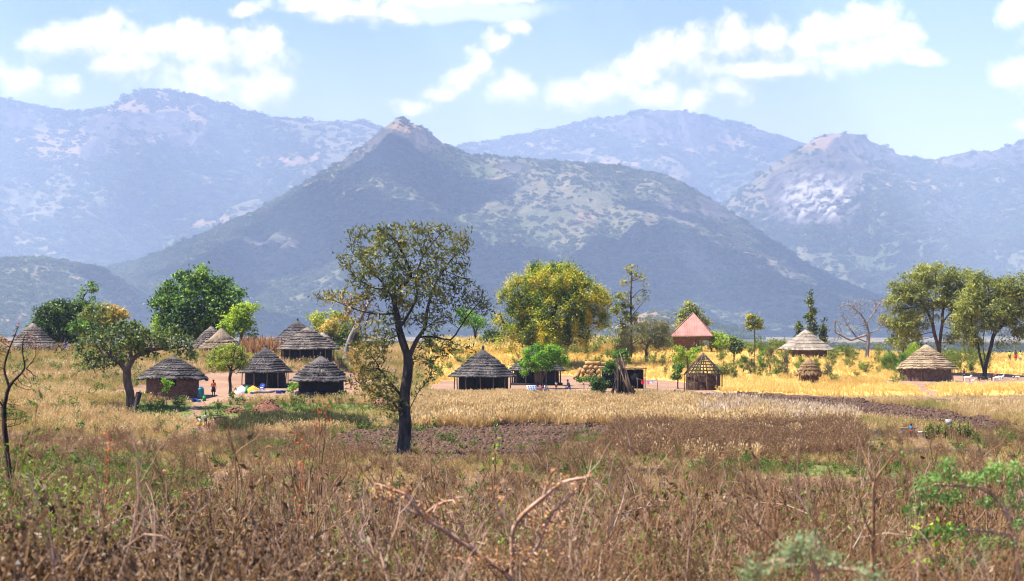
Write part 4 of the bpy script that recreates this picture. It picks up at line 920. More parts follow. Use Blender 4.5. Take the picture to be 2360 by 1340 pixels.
tree('broadleaf_tree', 'large dense deep green tree towering behind the thatched huts', 268, 458, [[(458,780),(455,745),(435,715)],[(455,745),(475,712),(500,690)],[(455,745),(456,700)]],
     [(400,690,48,30),(455,650,60,30),(420,735,60,30,-20),(490,740,55,30),(520,690,45,32),(460,700,80,50),(545,715,28,26),(375,668,26,16),(460,765,65,20),(380,715,28,30),(500,660,40,24),(536,670,14,10)],
     700, LF_DEEP, BARK_B, .7, L=.45, Wd=.32, per=16, spread=.5, seed=12, step=.6, kill=.9, extra=13000, espread=.55, shell=.75, clump=110, lnoise=.8)
tree('mango_tree', 'dark round mango tree beside the left edge hut', 270, 140, [[(140,790),(138,760),(125,740)],[(138,760),(155,735)]],
     [(130,735,48,34),(150,715,36,22),(110,755,34,34),(165,750,36,34),(140,770,45,24)], 420, LF_MANGO, BARK_B, .5, L=.5, Wd=.2, per=14, spread=.45, seed=14, step=.6, kill=.9, extra=9000, espread=.4, shell=.75, droop=.15, lnoise=.8)
tree('slender_tree', 'thin tree with tufted crown rising above the mango trees', 272, 192, [[(192,780),(190,740),(186,705),(194,680),(208,664)],[(190,705),(205,690),(216,694)],[(186,705),(185,680)]],
     [(185,692,10,18),(206,664,20,12),(214,692,14,8),(195,712,22,12),(200,735,20,16),(180,720,12,10)], 120, LF_DEEP, BARK_B, .2, L=.42, Wd=.24, per=16, spread=.3, seed=15, step=.5, kill=.7, extra=900, espread=.3)
def flush_tint(P, t, g, k): return t * .6 + .42 * sst(P[:, 2], 2.6, 4.6) * sst(P[:, 0], -1.6, 1.2)
tree('mango_tree', 'mango tree flushed with orange young leaves behind leaning tree', 266, 238, [[(238,790),(238,765),(225,745)],[(238,765),(258,745)]],
     [(215,735,34,28),(250,730,38,24),(275,745,20,20),(235,755,45,26),(205,755,30,24)], 380, LF_FLUSH, BARK_B, .4, L=.5, Wd=.2, per=13, spread=.42, seed=16, step=.6, kill=.9, extra=7000, espread=.4, shell=.75, tintf=flush_tint)
tree('shrub_tree', 'lime green leafy tree right of the big dense tree', 262, 556, [[(556,790),(556,765),(548,745)],[(556,765),(572,740)]],
     [(550,735,30,28),(575,725,22,26),(540,755,34,22),(575,760,25,22),(560,710,16,14)], 260, LF_LIME, BARK_B, .25, L=.36, Wd=.24, per=12, spread=.4, seed=17, step=.5, kill=.8, extra=3000, espread=.4)
tree('shrub_tree', 'pale lime foliage showing below the big dense tree', 275, 378, [[(378,800),(378,770)],[(378,770),(390,750)]], [(375,750,20,24),(395,755,18,22),(365,775,16,20),(400,735,14,12)], 140, LF_LIME, BARK_B, .2, L=.36, Wd=.24, per=12, spread=.4, seed=18, step=.5, kill=.8, extra=1600, espread=.4)
tree('yard_tree', 'small rounded green tree shading the yard by cloth heap', 196, 531, [[(531,885),(529,872),(534,856),(520,835)],[(534,856),(556,842)],[(534,856),(535,830)]],
     [(500,832,26,20),(530,815,36,20),(560,832,24,18),(525,838,46,20),(505,812,16,12),(545,805,22,10)], 340, leaf_mat('leaf_yard_tree', [(.035, .06, .01), (.1, .14, .015), (.2, .25, .025), (.32, .34, .05)], .4, 0), BARK_D, .16, L=.2, Wd=.12, per=10, spread=.2, seed=19, step=.26, kill=.36, extra=4200, espread=.2)
tree('broadleaf_tree', 'yellow green tree behind the bank huts left of tall tree', 282, 762, [[(762,800),(760,765),(750,745)],[(760,765),(775,735)]],
     [(740,740,24,20),(770,722,26,16),(790,740,26,22),(760,750,34,20),(720,745,14,14)], 220, leaf_mat('leaf_yellow_green', [(.07, .1, .015), (.17, .22, .025), (.3, .34, .05), (.42, .4, .08)], .45, 0), BARK_B, .28, L=.4, Wd=.22, per=10, spread=.4, seed=20, step=.55, kill=.8, extra=2200, espread=.45)
tree('mango_tree', 'mango tree with orange tips behind the leaning grey trunk', 264, 795, [[(795,820),(793,790)],[(793,790),(780,770)]],
     [(775,760,30,22),(805,765,28,24),(795,785,36,22),(770,745,14,10)], 260, LF_FLUSH, BARK_B, .32, L=.45, Wd=.19, per=12, spread=.4, seed=21, step=.55, kill=.8, extra=4200, espread=.38, tintf=lambda P, t, g, k: t * .6 + .4 * sst(-(P[:, 0]), -1.0, 2.2) * sst(P[:, 2], 1.5, 3.5))
tree('bare_tree', 'leafless grey tree with leaning trunk behind the dark savanna tree', 240, 796, [[(800,800),(812,770),(826,740),(838,715)],[(812,770),(800,740),(795,720)],[(826,740),(850,700)]],
     [(830,700,40,25),(850,690,30,20),(800,715,22,18),(860,720,26,20)], 420, None, BARK_G, .3, seed=22, step=.3, kill=.45, rtip=.028, exp=.65)
tree('broadleaf_tree', 'thin trunked bright tree behind the grass right of dark tree', 290, 1095, [[(1097,800),(1096,770),(1090,750)],[(1096,770),(1104,745)]], [(1090,738,28,16),(1070,720,16,16),(1105,750,16,14),(1075,750,16,10)], 130, LF_BRIGHT, BARK_B, .2, L=.38, Wd=.22, per=12, spread=.4, seed=23, step=.5, kill=.8, extra=1300, espread=.4)
tree('broken_tree', 'broken stump tree with low green regrowth left of the tamarind', 284, 1132, [[(1132,790),(1130,765),(1136,752)],[(1130,765),(1118,752)]], [(1125,785,22,20),(1140,775,12,16)], 90, LF_MANGO, BARK_G, .28, L=.35, Wd=.2, per=14, spread=.35, seed=24, step=.45, kill=.7, extra=900, espread=.35)
tree('tamarind_tree', 'huge rounded yellow green tamarind tree in the middle', 262, 1275, [[(1275,800),(1272,775),(1250,745),(1220,720)],[(1272,775),(1300,740),(1330,715)],[(1272,775),(1276,720),(1280,670)],[(1250,745),(1195,750)]],
     [(1275,650,75,45),(1215,680,55,50),(1335,680,55,50),(1180,730,38,40),(1370,700,36,45),(1275,720,95,60),(1230,770,60,28),(1330,770,50,26),(1280,760,60,40,-40),(1255,625,35,22),(1320,635,35,22),(1165,775,20,26),(1385,740,16,36),(1170,700,25,28),(1180,795,24,12),(1340,795,30,12),(1240,800,34,10)],
     1100, LF_TAMA, BARK_D, .75, L=.34, Wd=.14, per=15, spread=.42, seed=26, step=.6, kill=.95, extra=60000, espread=.5, shell=.82, clump=150, lnoise=.9, droop=.15)
tree('yard_tree', 'small vivid green umbrella tree over the seated family', 208, 1252, [[(1246,885),(1250,868),(1240,848)],[(1250,868),(1262,850),(1275,838)],[(1250,868),(1250,840)]],
     [(1252,815,46,20),(1220,835,24,20),(1285,832,26,18),(1250,835,52,18),(1212,855,14,14),(1265,805,26,12)], 420, LF_BRIGHT, BARK_B, .17, L=.22, Wd=.13, per=10, spread=.2, seed=27, step=.26, kill=.36, extra=6500, espread=.2)
tree('tall_tree', 'tall open crowned slender tree right of the tamarind', 270, 1453, [[(1455,800),(1455,740),(1454,690),(1456,640)],[(1455,740),(1435,715)],[(1455,730),(1480,700)],[(1454,690),(1475,668)],[(1455,755),(1430,745)]],
     [(1455,625,18,16),(1475,640,18,12),(1485,668,16,12),(1440,650,12,12),(1492,690,10,10),(1475,695,14,12),(1430,690,18,14),(1425,715,18,14),(1440,735,22,14),(1465,730,16,12),(1430,760,22,14),(1475,750,18,10),(1405,745,10,10),(1445,705,10,12)],
     420, LF_EUCA, BARK_B, .2, L=.42, Wd=.2, per=9, spread=.3, seed=28, step=.42, kill=.6, extra=900, espread=.25, shell=.4)
tree('feathery_bush', 'dense grey olive bush at the foot of the tall slender tree', 262, 1490, [[(1490,815),(1488,795)],[(1488,795),(1470,775)],[(1488,795),(1510,775)]], [(1465,780,38,34),(1500,770,36,38),(1525,765,24,30),(1440,795,24,24),(1520,795,30,20)], 500, LF_OLIVE, BARK_B, .2, L=.4, Wd=.06, per=18, spread=.4, seed=29, step=.45, kill=.7, extra=9000, espread=.35, cat='bush')
tree('broadleaf_tree', 'dark leafy tree peeking over the pink tin roof', 312, 1592, [[(1592,800),(1590,745),(1585,730)],[(1590,745),(1605,735)]], [(1585,722,24,18),(1575,740,20,18),(1610,740,22,16),(1592,710,12,10)], 200, LF_EUCA, BARK_B, .22, L=.5, Wd=.25, per=12, spread=.42, seed=30, step=.55, kill=.85, extra=1800, espread=.4)
tree('leafy_shrub', 'yellow green leafy shrub in front of the tin roofed house', 236, 1585, [[(1585,835),(1583,822)],[(1583,822),(1570,805)],[(1583,822),(1600,805)]], [(1572,815,20,14),(1600,812,18,11),(1560,824,16,11),(1590,826,24,10)], 180, LF_LIME, BARK_B, .12, L=.28, Wd=.17, per=9, spread=.28, seed=32, step=.32, kill=.5, extra=900, espread=.25, cat='shrub')
tree('leafy_shrub', 'dark green shrub left of the unfinished hut', 216, 1562, [[(1562,872),(1562,860)]], [(1562,856,12,16),(1572,846,8,8),(1556,866,8,10)], 80, LF_DEEP, BARK_B, .08, L=.26, Wd=.15, per=12, spread=.18, seed=33, step=.25, kill=.4, extra=800, espread=.15, cat='shrub')
tree('leafy_shrub', 'yellow flowering shrub right of the tin roofed house', 284, 1660, [[(1660,806),(1660,795)]], [(1655,785,28,22),(1680,792,18,14),(1640,795,18,14)], 160, LF_LIME, BARK_B, .14, L=.34, Wd=.2, per=12, spread=.35, seed=34, step=.45, kill=.7, extra=1500, espread=.3, cat='shrub')
tree('leafy_shrub', 'dark leaved shrub between the tin house and reed clumps', 262, 1692, [[(1692,815),(1692,800)]], [(1695,795,16,14),(1682,802,14,10)], 90, LF_CONE, BARK_B, .1, L=.34, Wd=.18, per=12, spread=.3, seed=35, step=.4, kill=.6, extra=800, espread=.28, cat='shrub')
tree('round_tree', 'lollipop shaped young tree on a thin bare stem', 246, 1738, [[(1738,835),(1739,800),(1739,775),(1739,755)]], [(1739,742,21,17),(1728,750,10,10),(1750,752,10,9)], 160, LF_EUCA, BARK_B, .07, L=.3, Wd=.18, per=12, spread=.26, seed=36, step=.32, kill=.5, extra=1300, espread=.22)
for (lb, px, top, hw, base, D, sd) in (('tall dark conifer shaped tree behind the wide pale hut', 1867, 672, 14, 800, 300, 37), ('short conifer shaped tree right of the tallest one', 1897, 734, 7, 800, 302, 38), ('smallest conifer shaped tree left of the tallest one', 1841, 742, 5, 800, 303, 39)):
    bl = [(px + rng.uniform(-.15, .15) * hw, top + (base - top) * f, hw * (.25 + .95 * f), (base - top) * .11) for f in (.06, .16, .27, .38, .5, .62, .75)]
    tree('conifer', lb, D, px, [[(px, base - 6), (px, (top + base) / 2), (px, top + 8)]], bl, 240, LF_CONE, BARK_B, .16, L=.42, Wd=.24, per=14, spread=.28, seed=sd, step=.42, kill=.6, extra=int(60 * hw), espread=.25, shell=.7, lnoise=.8)
tree('dead_tree', 'leafless pale grey dead tree left of the big acacia', 286, 1998, [[(2000,800),(2002,770),(1996,745),(1985,725)],[(2002,770),(2025,760),(2040,735)],[(1996,745),(2015,720),(2028,700)],[(2002,770),(1960,785),(1935,770)],[(1985,725),(1960,705)],[(2000,790),(1975,780),(1950,745)]],
     [(1960,710,32,22),(2000,700,34,18),(2030,705,22,22),(1940,745,22,22),(2035,740,20,20),(1970,745,28,24),(1925,775,18,14)], 1300, None, BARK_G, .3, seed=40, step=.3, kill=.36, infl=1.6, rtip=.032, exp=.72)
tree('acacia_tree', 'tallest weeping acacia behind the brown veranda hut', 272, 2163, [[(2165,808),(2167,780),(2172,745),(2172,715),(2190,690)],[(2165,808),(2155,775),(2150,745),(2135,715),(2120,690)],[(2172,745),(2190,720)],[(2150,745),(2152,700)]],
     [(2160,630,60,22),(2110,650,42,28),(2210,650,50,28),(2080,690,30,34),(2140,680,60,34),(2210,690,50,34),(2090,735,30,30),(2235,700,26,36),(2130,730,34,24),(2215,740,30,26),(2070,665,20,16),(2245,660,24,22),(2100,770,28,20),(2060,740,14,20),(2085,790,24,14),(2235,775,22,20),(2060,700,20,26),(2200,770,24,16)],
     1100, LF_ACAC, BARK_B, .32, L=.5, Wd=.13, per=10, spread=.34, seed=41, step=.5, kill=.72, extra=21000, espread=.44, clump=70, droop=.55, upb=.1, shell=.6)
tree('acacia_tree', 'second weeping acacia shading the goats at the right edge', 262, 2268, [[(2270,865),(2272,840),(2282,805),(2288,775),(2300,740)],[(2270,865),(2258,820),(2250,780),(2240,750)],[(2272,840),(2265,800),(2268,765)],[(2288,775),(2320,740),(2345,725)]],
     [(2280,670,55,26),(2330,665,40,26),(2240,700,34,34),(2300,710,55,36),(2350,700,34,34),(2345,745,28,26),(2240,745,34,26),(2200,745,22,24),(2290,740,40,20),(2265,640,28,14),(2385,690,26,36),(2210,775,16,12),(2360,775,20,18),(2325,790,20,12),(2240,785,24,14),(2385,745,22,30),(2340,640,30,12)],
     1000, LF_ACAC, BARK_D, .3, L=.5, Wd=.13, per=10, spread=.34, seed=42, step=.5, kill=.72, extra=19000, espread=.44, clump=70, droop=.5, upb=.1, shell=.6)
tree('broadleaf_tree', 'broad green tree low behind the tallest acacia', 300, 2085, [[(2085,805),(2082,780)],[(2082,780),(2070,760)]], [(2070,760,30,26),(2095,745,28,28),(2060,785,24,18),(2100,780,28,22),(2045,745,14,14)], 320, LF_EUCA, BARK_B, .3, L=.45, Wd=.24, per=12, spread=.42, seed=43, step=.55, kill=.8, extra=3000, espread=.4)
for i, (px, w, h_, D) in enumerate(((2050, 22, 26, 268), (2085, 20, 30, 265), (2110, 30, 26, 285))):
    tree('feathery_bush', ('left green feathery bush at the meadow edge behind the veranda hut', 'middle green feathery bush at the meadow edge behind the veranda hut', 'pale grassy bush under the tallest acacia')[i], D, px, [[(px, project(*G(px, D))[1] - 4), (px, project(*G(px, D))[1] - 14)]], [(px, project(*G(px, D))[1] - 24, w * .6, h_ * .75), (px - w * .4, project(*G(px, D))[1] - 16, w * .5, h_ * .5), (px + w * .4, project(*G(px, D))[1] - 18, w * .5, h_ * .55)], 160, (LF_DEEP, LF_DEEP, LF_LIME)[i], BARK_B, .1, L=.5, Wd=.05, per=14, spread=.3, seed=44 + i, step=.4, kill=.6, extra=2600, espread=.3, upb=.8, cat='bush', group='feathery bushes at the meadow edge')
for i, (px, h_, D) in enumerate(((1714, 50, 250), (1730, 44, 246), (1757, 60, 252), (1775, 66, 254), (1790, 46, 250), (1812, 60, 248), (1880, 50, 250), (1908, 44, 250), (1845, 40, 252))):
    lab = ['reed like bush, leftmost of the row in golden grass', 'reed like bush at the foot of the lollipop tree', 'reed like bush, third of the row from the left', 'tallest reed like bush in the row before the pale hut', 'reed like bush just left of the pale hut eave', 'slim reed like bush in front of the pale hut eave', 'reed like bush in front of the pale hut middle', 'reed like bush at the right end of the row', 'low reed like bush below the pale hut apex'][i]
    b = project(*G(px, D))[1]
    tree('reed_bush', lab, D, px, [[(px, b - 4), (px, b - h_ * .5)], [(px, b - 4), (px - 5, b - h_ * .6)], [(px, b - 4), (px + 5, b - h_ * .6)]], [(px, b - h_ * .55, 8, h_ * .4), (px + 4, b - h_ * .4, 8, h_ * .3), (px - 4, b - h_ * .45, 8, h_ * .3)], 90, LF_OLIVE if i % 2 else LF_DEEP, BARK_B, .05, L=.5, Wd=.05, per=9, spread=.14, seed=60 + i, step=.3, kill=.45, extra=500, espread=.14, upb=1.0, cat='bush', group='reed like bushes in the golden grass', foot=.2)
tree('leafy_tree', 'ragged green tree above the stack of leaning poles', 194, 1418, [[(1418,880),(1418,850),(1416,830)],[(1418,850),(1432,828)]], [(1408,845,18,12),(1428,820,24,10),(1442,830,14,9),(1406,822,9,8)], 220, LF_DEEP, BARK_G, .1, L=.32, Wd=.16, per=10, spread=.22, seed=70, step=.28, kill=.42, extra=1200, espread=.2)
tree('leafy_shrub', 'green shrub left of the leaning pole stack', 186, 1388, [[(1388,905),(1388,890)]], [(1378,882,15,12),(1390,890,12,10),(1368,876,10,8),(1380,898,16,10)], 200, LF_MANGO, BARK_B, .09, L=.24, Wd=.13, per=12, spread=.2, seed=71, step=.25, kill=.4, extra=1600, espread=.18, cat='shrub')
tree('yard_sapling', 'tiny flat topped sapling in the yard left of green shrub', 194, 1346, [[(1346,898),(1346,880)],[(1346,885),(1338,878)]], [(1345,876,18,6),(1338,880,8,4)], 70, LF_DEEP, WOOD, .035, L=.2, Wd=.12, per=9, spread=.12, seed=72, step=.18, kill=.26, extra=260, espread=.1, cat='sapling', rtip=.008, foot=.2)
tree('yard_sapling', 'tiny leafy sapling beside the low charcoal hut', 182, 676, [[(676,910),(676,893)]], [(676,890,10,10),(682,882,8,6),(670,898,7,6)], 60, LF_BRIGHT, WOOD, .035, L=.2, Wd=.12, per=9, spread=.12, seed=73, step=.18, kill=.26, extra=200, espread=.1, cat='sapling', rtip=.008, foot=.2)
tree('yard_sapling', 'small leafy sapling in front of the brick hut wall', 178, 384, [[(384,912),(385,895)]], [(386,886,10,8),(380,880,7,6),(384,896,6,6)], 60, LF_BRIGHT, WOOD, .035, L=.22, Wd=.14, per=9, spread=.12, seed=74, step=.18, kill=.26, extra=200, espread=.1, cat='sapling', rtip=.008, foot=.2)
tree('papaya_tree', 'small papaya like tree below the flushed mango', 250, 182, [[(182,795),(182,765)]], [(180,755,20,12),(172,762,10,8),(192,760,10,8)], 70, LF_DEEP, BARK_G, .08, L=.55, Wd=.3, per=9, spread=.25, seed=75, step=.35, kill=.55, extra=300, espread=.2)
# ---------------------------------------------------------------- people and animals
def skin_obj(name, verts, edges, radii, mat, parent, sub=1, root=0):
    me = bpy.data.meshes.new(name); me.from_pydata([tuple(v) for v in verts], edges, [])
    o = bpy.data.objects.new(name, me); col.objects.link(o); o.parent = parent
    md = o.modifiers.new('skin', 'SKIN'); md.use_smooth_shade = True; md.branch_smoothing = .3
    sv = me.skin_vertices[0].data
    for i, r in enumerate(radii): sv[i].radius = r if isinstance(r, tuple) else (r, r)
    for i in range(len(verts)): sv[i].use_root = (i == root)
    ss = o.modifiers.new('smooth', 'SUBSURF'); ss.levels = sub; ss.render_levels = sub
    me.materials.append(mat); return o
SKIN = plain('skin_dark', (.035, .02, .014), .6, .15, .35)
HAIR = plain('hair_black', (.008, .007, .007), .9)
CLOTH = {}
def cloth(c, name):
    if name not in CLOTH: CLOTH[name] = plain('cloth_' + name, c, .9, .18)
    return CLOTH[name]
STAND = dict(pel=(0, 0, .52), spn=(0, 0, .63), che=(0, -.005, .75), nck=(0, 0, .845), hd0=(0, -.008, .895), hd1=(0, -.01, .955),
             shl=(-.095, 0, .80), ell=(-.13, .015, .64), wrl=(-.14, -.03, .5), hal=(-.138, -.045, .445), shr=(.095, 0, .80), elr=(.13, .015, .64), wrr=(.14, -.03, .5), har=(.138, -.045, .445),
             hil=(-.05, 0, .5), knl=(-.055, -.012, .28), anl=(-.055, .012, .045), tol=(-.06, -.075, .015), hir=(.05, 0, .5), knr=(.055, -.012, .28), anr=(.055, .012, .045), tor=(.06, -.075, .015))
SIT = dict(STAND, **dict(pel=(0, .05, .22), spn=(0, .06, .33), che=(0, .04, .46), nck=(0, .02, .555), hd0=(0, .01, .605), hd1=(0, 0, .665), shl=(-.095, .03, .51), ell=(-.14, -.03, .38), wrl=(-.08, -.14, .33), hal=(-.06, -.17, .32), shr=(.095, .03, .51), elr=(.14, -.03, .38), wrr=(.08, -.14, .33), har=(.06, -.17, .32),
           hil=(-.06, .03, .21), knl=(-.08, -.2, .24), anl=(-.075, -.2, .045), tol=(-.08, -.28, .015), hir=(.06, .03, .21), knr=(.08, -.2, .24), anr=(.075, -.2, .045), tor=(.08, -.28, .015)))
FLOOR = dict(SIT, **{k: tuple(np.array(SIT[k]) - (0, 0, .14)) for k in ('pel', 'spn', 'che', 'nck', 'hd0', 'hd1', 'shl', 'ell', 'wrl', 'hal', 'shr', 'elr', 'wrr', 'har')})
FLOOR.update(hil=(-.06, .03, .07), knl=(-.09, -.2, .12), anl=(-.03, -.34, .04), tol=(-.03, -.41, .03), hir=(.06, .03, .07), knr=(.09, -.2, .12), anr=(.03, -.34, .04), tor=(.03, -.41, .03))
KEYS = ['pel', 'spn', 'che', 'nck', 'hd0', 'hd1', 'shl', 'ell', 'wrl', 'hal', 'shr', 'elr', 'wrr', 'har', 'hil', 'knl', 'anl', 'tol', 'hir', 'knr', 'anr', 'tor']
BR = dict(pel=.075, spn=.07, che=.078, nck=.03, hd0=.055, hd1=.052, shl=.035, ell=.024, wrl=.018, hal=.02, shr=.035, elr=.024, wrr=.018, har=.02, hil=.055, knl=.034, anl=.023, tol=.02, hir=.055, knr=.034, anr=.023, tor=.02)
BE = [('pel', 'spn'), ('spn', 'che'), ('che', 'nck'), ('nck', 'hd0'), ('hd0', 'hd1'), ('che', 'shl'), ('shl', 'ell'), ('ell', 'wrl'), ('wrl', 'hal'), ('che', 'shr'), ('shr', 'elr'), ('elr', 'wrr'), ('wrr', 'har'), ('pel', 'hil'), ('hil', 'knl'), ('knl', 'anl'), ('anl', 'tol'), ('pel', 'hir'), ('hir', 'knr'), ('knr', 'anr'), ('anr', 'tor')]
def person(label, px, D, h, top, bottom, rz=0, pose=None, base=STAND, skirt=False, sleeves=True, group=None, long_=False):
    J = dict(base); J.update(pose or {}); g = G(px, D); p = empty('person', tuple(g), rz, label, 'person', group); FOOT.append((g[0], D, .25)); FOOT.append((g[0], D - 1.2, 1.1)); FOOT.append((g[0], D - 3, 1.0))
    def sk(name, keys, edges, rad, mat, sub=1):
        ix = {k: i for i, k in enumerate(keys)}
        return skin_obj(name, [np.array(J[k]) * h for k in keys], [(ix[a], ix[b]) for a, b in edges], [tuple(np.array(rad[k]) * h) if isinstance(rad[k], tuple) else rad[k] * h for k in keys], mat, p, sub)
    sk('body', KEYS, BE, BR, SKIN)
    hb = MB(); c = (np.array(J['hd0']) + np.array(J['hd1'])) / 2 * h + (0, .008 * h, .018 * h); r_ = .062 * h
    hb.lathe([(r_ * math.cos(t), r_ * .95 * math.sin(t)) for t in np.linspace(-.15, 1.5, 6)], 10, c=c); hb.build('hair', HAIR, p)
    fb = MB(); hc = (np.array(J['hd0']) * .5 + np.array(J['hd1']) * .5) * h
    for q in (-1, 1): fb.box(hc + np.array([q * .056, .0, 0]) * h, (.012 * h, .02 * h, .028 * h))
    fb.box(hc + np.array([0, -.056, -.008]) * h, (.016 * h, .016 * h, .022 * h)); fb.build('face', SKIN, p)
    if top is not None:
        R2 = dict(pel=.084, spn=.082, che=.09, shl=.047, shr=.047, ell=.034, elr=.034); ks = ['pel', 'spn', 'che', 'shl', 'shr'] + (['ell', 'elr'] if sleeves else []); ed = [('pel', 'spn'), ('spn', 'che'), ('che', 'shl'), ('che', 'shr')] + ([('shl', 'ell'), ('shr', 'elr')] if sleeves else [])
        if sleeves: J['ell_'] = J['ell']
        sv = dict(J)
        if sleeves:
            for s in 'lr': J['el' + s] = tuple(np.array(sv['sh' + s]) * .35 + np.array(sv['el' + s]) * .65)
        sk('shirt', ks, ed, R2, top); J.update(sv)
    if bottom is not None:
        if skirt and base is STAND:
            z0, z1 = J['pel'][2] * h + .06 * h, (.16 if long_ else .3) * h
            MB().lathe([(.075 * h, z0 + .04 * h), (.095 * h, z0 - .05 * h), (.12 * h, (z0 + z1) / 2), (.14 * h, z1), (.13 * h, z1)], 14, wob=.06, sy=.75).build('skirt', bottom, p)
        else:
            J2 = dict(J); sv = dict(J)
            for s in 'lr': J['kn' + s] = tuple(np.array(sv['hi' + s]) * .25 + np.array(sv['kn' + s]) * .75)
            sk('trousers', ['pel', 'hil', 'hir', 'knl', 'knr'], [('pel', 'hil'), ('pel', 'hir'), ('hil', 'knl'), ('hir', 'knr')], dict(pel=.086, hil=.066, hir=.066, knl=.05, knr=.05), bottom); J.update(sv)
    return p
KIDS = 'children on the footpath'
person('person in orange top and black skirt standing beside brick hut', 492, 183, 1.62, cloth((.72, .1, .02), 'orange'), cloth((.02, .018, .02), 'black'), .2, skirt=True, pose=dict(ell=(-.14, -.02, .63), wrl=(-.05, -.09, .58), hal=(-.0, -.1, .57)))
person('tallest of the three children, pale vest and navy trousers', 474, 167, 1.16, cloth((.45, .42, .36), 'pale'), cloth((.02, .025, .06), 'navy'), math.pi, group=KIDS, pose=dict(ell=(-.17, 0, .68), wrl=(-.07, -.05, .56), hal=(-.04, -.06, .56)))
person('child in yellow dress with white sleeves on the footpath', 461, 163, 1.12, cloth((.7, .66, .6), 'offwhite'), cloth((.55, .33, .05), 'mustard'), 0, skirt=True, group=KIDS, pose=dict(ell=(-.16, .02, .68), wrl=(-.08, -.04, .58), elr=(.16, .02, .68), wrr=(.08, -.04, .58), hal=(-.06, -.05, .57), har=(.06, -.05, .57)))
person('smallest child in red shirt on the footpath', 481, 162, .74, cloth((.35, .02, .03), 'red'), cloth((.05, .04, .05), 'dark'), .3, group=KIDS)
person('person in white shirt walking behind the low charcoal hut', 808, 203, 1.66, cloth((.75, .74, .76), 'white'), cloth((.12, .11, .08), 'olive'), .9, pose=dict(knl=(-.055, -.1, .29), anl=(-.055, -.12, .06), tol=(-.06, -.2, .03), anr=(.055, .12, .05), tor=(.06, .04, .015)))
FAM = 'family seated under the umbrella tree'
person('person in dark red seated at left of family group', 1237, 200, 1.5, cloth((.25, .02, .03), 'maroon'), cloth((.06, .03, .03), 'brown'), .5, base=FLOOR, group=FAM)
person('person in pink seated behind the dark red one', 1247, 202, 1.45, cloth((.6, .2, .26), 'pink'), cloth((.3, .08, .1), 'rose'), -.2, base=FLOOR, group=FAM)
person('person in white top seated left of the tree trunk', 1258, 199, 1.45, cloth((.75, .74, .76), 'white'), cloth((.04, .12, .12), 'teal'), .8, base=FLOOR, group=FAM)
person('child in white and red standing right of the tree trunk', 1282, 201, 1.0, cloth((.7, .66, .66), 'offwhite'), cloth((.4, .03, .03), 'scarlet'), .4, group=FAM)
person('person in dark shirt and blue shorts sitting on stool leaning forward', 1310, 199, 1.72, cloth((.03, .02, .03), 'blackish'), cloth((.04, .1, .4), 'blue'), -1.2, base=SIT, group=FAM, pose={k: tuple(np.array(SIT[k]) + (0, -.05, .02)) for k in ('che', 'nck', 'hd0', 'hd1', 'shl', 'shr')})
person('person with arms raised beside the brown veranda hut', 2222, 256, 1.62, cloth((.05, .035, .03), 'umber'), cloth((.12, .08, .05), 'tan'), -.5, pose=dict(ell=(-.2, -.02, .8), wrl=(-.2, -.06, .9), hal=(-.2, -.07, .94), elr=(.19, -.02, .72), wrr=(.24, -.06, .82), har=(.25, -.07, .86)))
FAR = 'people walking on the right crest'
person('leftmost walker in yellow vest at the right edge', 2327, 296, 1.6, cloth((.62, .7, .06), 'yellow'), cloth((.06, .07, .06), 'darkgreen'), 2.6, group=FAR)
person('middle walker in dark top and red skirt at right edge', 2341, 295, 1.68, cloth((.06, .04, .04), 'umber2'), cloth((.5, .02, .02), 'bright_red'), 2.9, skirt=True, group=FAR)
person('rightmost walker in yellow vest and white shorts', 2352, 294, 1.74, cloth((.55, .7, .05), 'limeyellow'), cloth((.7, .7, .7), 'whiteshort'), 2.7, group=FAR)
person('child in blue shirt and red shorts near the stake hedge', 2100, 150, 1.02, cloth((.04, .3, .6), 'sky'), cloth((.55, .06, .02), 'redshort'), -.3, pose=dict(ell=(-.17, -.03, .72), wrl=(-.22, -.12, .68), hal=(-.23, -.15, .67)))
person('person in blue beside the stick fence on the left', 151, 244, 1.5, cloth((.05, .12, .5), 'royal'), cloth((.1, .06, .05), 'brown2'), .4)
def stool():
    g = G(1310, 199); t = empty('stool', (g[0] + .1, g[1] + .1, g[2]), 0, 'low wooden stool under the person in blue shorts', 'stool')
    MB().lathe([(.02, .3), (.19, .3), (.2, .27), (.02, .26)], 14).build('seat', WOOD, t)
    for q in range(3): a = q * 2.1; MB().tube([(.17 * math.cos(a), .17 * math.sin(a), -.03), (.1 * math.cos(a), .1 * math.sin(a), .27)], .025, 6).build('leg', WOOD, t)
stool()
def hide(name, c1, c2, thr=.5):
    m, nt, out = new_mat(name); f = smooth_n(nt, noise(nt, objco(nt), 3.2, 2), thr - .03, thr + .03); nt.links.new(principled(nt, mix_n(nt, f, c1, c2), .85, .15), out.inputs[0]); return m
HIDE_W = hide('goat_white', (.75, .72, .68), (.6, .56, .5), .62); HIDE_B = hide('goat_brown', (.3, .11, .05), (.22, .08, .035)); HIDE_K = hide('goat_black', (.025, .02, .02), (.06, .045, .04)); HIDE_P = hide('goat_pied', (.72, .69, .66), (.06, .045, .04), .52)
HORN = plain('horn', (.12, .1, .08), .5)
